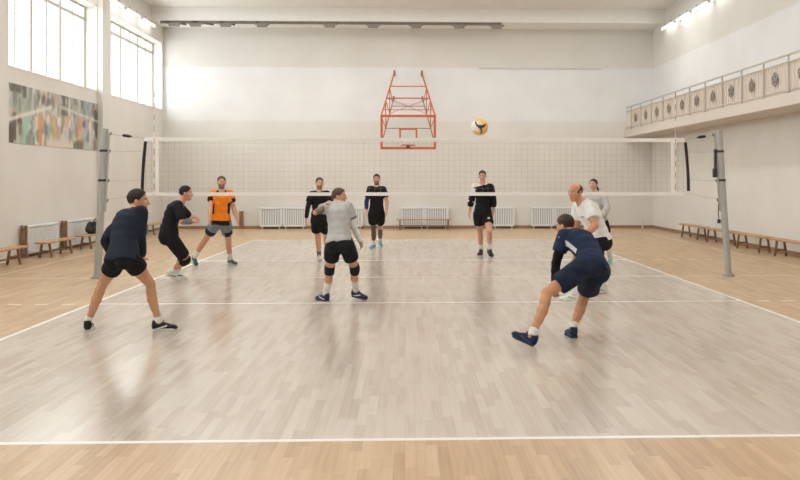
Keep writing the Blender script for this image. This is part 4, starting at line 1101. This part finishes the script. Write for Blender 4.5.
# 5 grey shirt with knee pads, seen from behind
def pk5(x, y, z, aq, asd):
    m = np.zeros(len(x), int); m[(aq > .48) & (aq < .56)] = 1; return m
person(dict(seed=5, d=11.2, s=.955, h=.006, width=.94, label='player in grey shirt with black knee pads, tattooed arm raised behind the head', skin=(202, 154, 128), haircol=(84, 66, 54), hair='bun',
    pelvis=(339.5, 241, -.05), neck=(338.5, 205.0, 1), hipyaw=8, chestyaw=22, roll=4, bend=.01,
    head=(339.5, 196.2, 97, 4, 0, 1), headsize=1.0,
    armR=((354, 226.5, 1), (360.5, 242, 1), (363, 250, 1)), armL=((315.5, 212.5, -1), (328, 204.5, 1), (333, 202, 1)), shL=.03, curlL=.6, armw=.92,
    legR=(355, 268.5, 1, 356, 291, 112, 8), legL=(329.5, 269, 1, 325.5, 294.5, -50, 0),
    tattoo=[('arm', -1, .55, 1.95)], tatcol=(128, 108, 90),
    shirt=dict(cols=[(182, 182, 181), (90, 92, 96)], sleeve=(.62, .5), hem=.015, loose=.022, fold=.006, pick=pk5),
    shorts=dict(cols=[(26, 27, 30)], len=.60, flare=.014, loose=.016), armsleeve=[(1, .5, 1.98, (226, 224, 222), 'white arm sleeve')],
    kneepad=[(1, .86, 1.18, (34, 34, 42)), (-1, .86, 1.18, (32, 34, 48))], sock=[(1.52, WHITE)], shoe=((42, 50, 76), (52, 58, 80), WHITE, (70, 76, 100))))

# 6 all black at the back
person(dict(seed=6, d=19.9, s=1.06, width=.92, h=.009, label='tall man in all black with navy arm sleeve, standing near the back wall radiators', skin=(196, 150, 128), haircol=(40, 33, 30), beard=2,
    pelvis=(376.5, 212, 0), neck=(376.8, 186.5, 1, .57), hipyaw=180, chestyaw=180,
    head=(376.6, 177.8, 180, 2, 0, -1),
    armR=((366.5, 201.5, -1), (366.5, 211, -1)), armL=((387, 201.5, -1), (386.8, 211, -1)),
    legR=(373.5, 229, -1, 373.5, 244.3, 195, 0), legL=(380.2, 228, -1, 380.3, 241.8, 170, 0),
    tattoo=[('leg', 1, .7, 1.9), ('leg', -1, 1.0, 1.6)], tatcol=(88, 74, 68),
    shirt=dict(cols=[(22, 22, 24), (120, 120, 122)], sleeve=(.66, .66), hem=.07, loose=.02, pick=lambda x, y, z, a, b: ((x < -.05) & (x > -.10) & (y > 0) & (z > .76) & (z < .80)).astype(int)),
    shorts=dict(cols=[(20, 20, 22)], len=.60, flare=.014, loose=.018), armsleeve=[(1, .5, 1.85, (40, 44, 84), 'navy arm sleeve')],
    sock=[(1.72, WHITE)], shoe=((84, 146, 170), (206, 216, 222), (40, 84, 96), WHITE)))

# 7 diagonal black and white
def pk7(x, y, z, aq, asd):
    m = np.zeros(len(x), int)      # 0 black, 1 white
    m[(z > .985-.50*x) & (aq < 0.3)] = 1; m[(z > 1.0) & (np.abs(x) < .085)] = 1
    m[(asd > 0) & (aq > 0) & (aq < .55)] = 1
    m[(x > .125) & (aq < 0) & (y < .06)] = 1; m[(aq > .55) & (aq < .62) & (asd < 0)] = 1; return m
person(dict(seed=7, d=18.4, s=1.065, h=.009, label='man in black top with white diagonal shoulder, walking under the ball behind the net', skin=(200, 154, 130), haircol=(58, 46, 40),
    pelvis=(482.5, 212.5, 0), neck=(482.8, 184.5, 1, .585), hipyaw=182, chestyaw=184,
    head=(482.3, 175, 185, 4, 0, -1),
    armR=((470.3, 203, -1), (469.3, 214, -1)), armL=((494.3, 203, -1), (493, 213, -1)),
    legR=(480, 232.5, -1, 481, 249.3, 195, 5), legL=(489.5, 231, -1, 489.8, 249, 165, 18),
    shirt=dict(cols=[(22, 23, 26), (226, 224, 220)], sleeve=(1.5, 1.5), flare=.008, hem=.07, loose=.022, pick=pk7),
    shorts=dict(cols=[(22, 23, 26), (214, 212, 208)], len=.56, flare=.014, loose=.018, pick=lambda q, sd, lat: ((q > .38) & (q < .46) & (sd < 0) & (lat > .10) & (lat < .15)).astype(int)),
    sock=[(1.72, WHITE)], shoe=((30, 28, 30), (44, 42, 42), (60, 58, 58), (70, 66, 66))))

# 8 white t-shirt, leaning to the left
person(dict(seed=8, d=11.6, s=1.05, armw=1.15, h=.007, label='balding man in white t-shirt and black shorts leaning left behind the crouching navy player', skin=(200, 144, 112), haircol=(70, 56, 46), hair='balding',
    pelvis=(598, 238, 0), neck=(582, 203, -1), hipyaw=258, chestyaw=255, bend=.05,
    head=(575.2, 192.2, 230, 6, 0, -1), headsize=1.04,
    armL=((595, 226, -1), (583.5, 236.5, -1)), armR=((576, 226, 1), (567, 233, 1)),
    legL=(579, 264, -1, 574.5, 293.5, 262, 0), legR=(597, 263, 1, 603, 285.5, 265, 6),
    shirt=dict(cols=[(228, 227, 224), (120, 130, 150)], sleeve=(.62, .62), hem=.01, loose=.026, fold=.007, pick=lambda x, y, z, a, b: ((x < -.03) & (x > -.09) & (y > .06) & (z > .70) & (z < .73)).astype(int)),
    shorts=dict(cols=[(28, 28, 32)], len=.62, flare=.015, loose=.02), sock=[(1.72, WHITE)], shoe=((226, 228, 222), (222, 222, 216), (140, 170, 156), WHITE)))

# 9 grey long sleeves at the back right
person(dict(seed=9, d=16.1, s=.98, h=.008, width=.9, label='player with dark ponytail in light grey long sleeves behind the white shirt man', skin=(206, 164, 142), haircol=(56, 42, 36), hair='tail',
    pelvis=(598.5, 222, 0), neck=(595, 191.5, 1, .575), hipyaw=205, chestyaw=205,
    head=(592.8, 182.3, 212, 0, 0, -1),
    armL=((607, 207.5, -1), (602.5, 217.5, -1)), armR=((587, 208, -1), (592, 219, -1)),
    legL=(606, 241, -1, 610, 258.5, 215, 4), legR=(597, 241, -1, 596, 260, 215, 0),
    shirt=dict(cols=[(184, 183, 181), (110, 104, 100)], sleeve=(1.9, 1.9), hem=.06, loose=.024, flare=.012, pick=lambda x, y, z, a, b: ((a > .05) & (a < 1.2) & (b < 0) & (y < -.01) & (y > -.06)).astype(int)),
    shorts=dict(cols=[BLACK], len=.45, flare=.022, loose=.016), sock=[(1.3, (220, 214, 208))], shoe=((150, 200, 186), (190, 216, 206), (220, 230, 226), WHITE)))

# 10 navy, crouching in front on the right
def pk10(x, y, z, aq, asd):
    m = np.zeros(len(x), int); m[(aq < .05) & (x < -.085) & (np.abs(y+.005-.10*(z-.55)) < .028) & (z > .32) & (z < .80)] = 1; return m
person(dict(seed=10, d=8.75, s=1.0, h=.006, label='man in navy shirt and shorts crouching low with one arm reaching down', skin=(197, 145, 110), haircol=(58, 46, 38),
    pelvis=(592, 266, 0), neck=(571.5, 234.5, 1, .54), hipyaw=305, chestyaw=310, bend=.07, roll=-4,
    head=(565.3, 226.0, 314, 14, 0, 1), headsize=1.06,
    armL=((555.8, 262.5, -1), (554.5, 284.5, 1), (555, 302, 1)), armR=((575, 262, 1), (566, 278, 1)), curlL=.5,
    legL=(547, 293, -1, 532, 335.5, 296, -20), legR=(584, 297, 1, 573, 328.5, 352, 0),
    shirt=dict(cols=[(32, 44, 70), (220, 222, 226)], sleeve=(.62, .62), hem=.05, loose=.024, fold=.006, pick=pk10),
    shorts=dict(cols=[(28, 38, 58)], len=.72, flare=.020, loose=.022), armsleeve=[(-1, .5, 1.97, (20, 20, 24), 'black arm sleeve')],
    sock=[(1.84, WHITE)], shoe=((32, 44, 74), (46, 54, 78), (70, 84, 110), (36, 34, 40))))
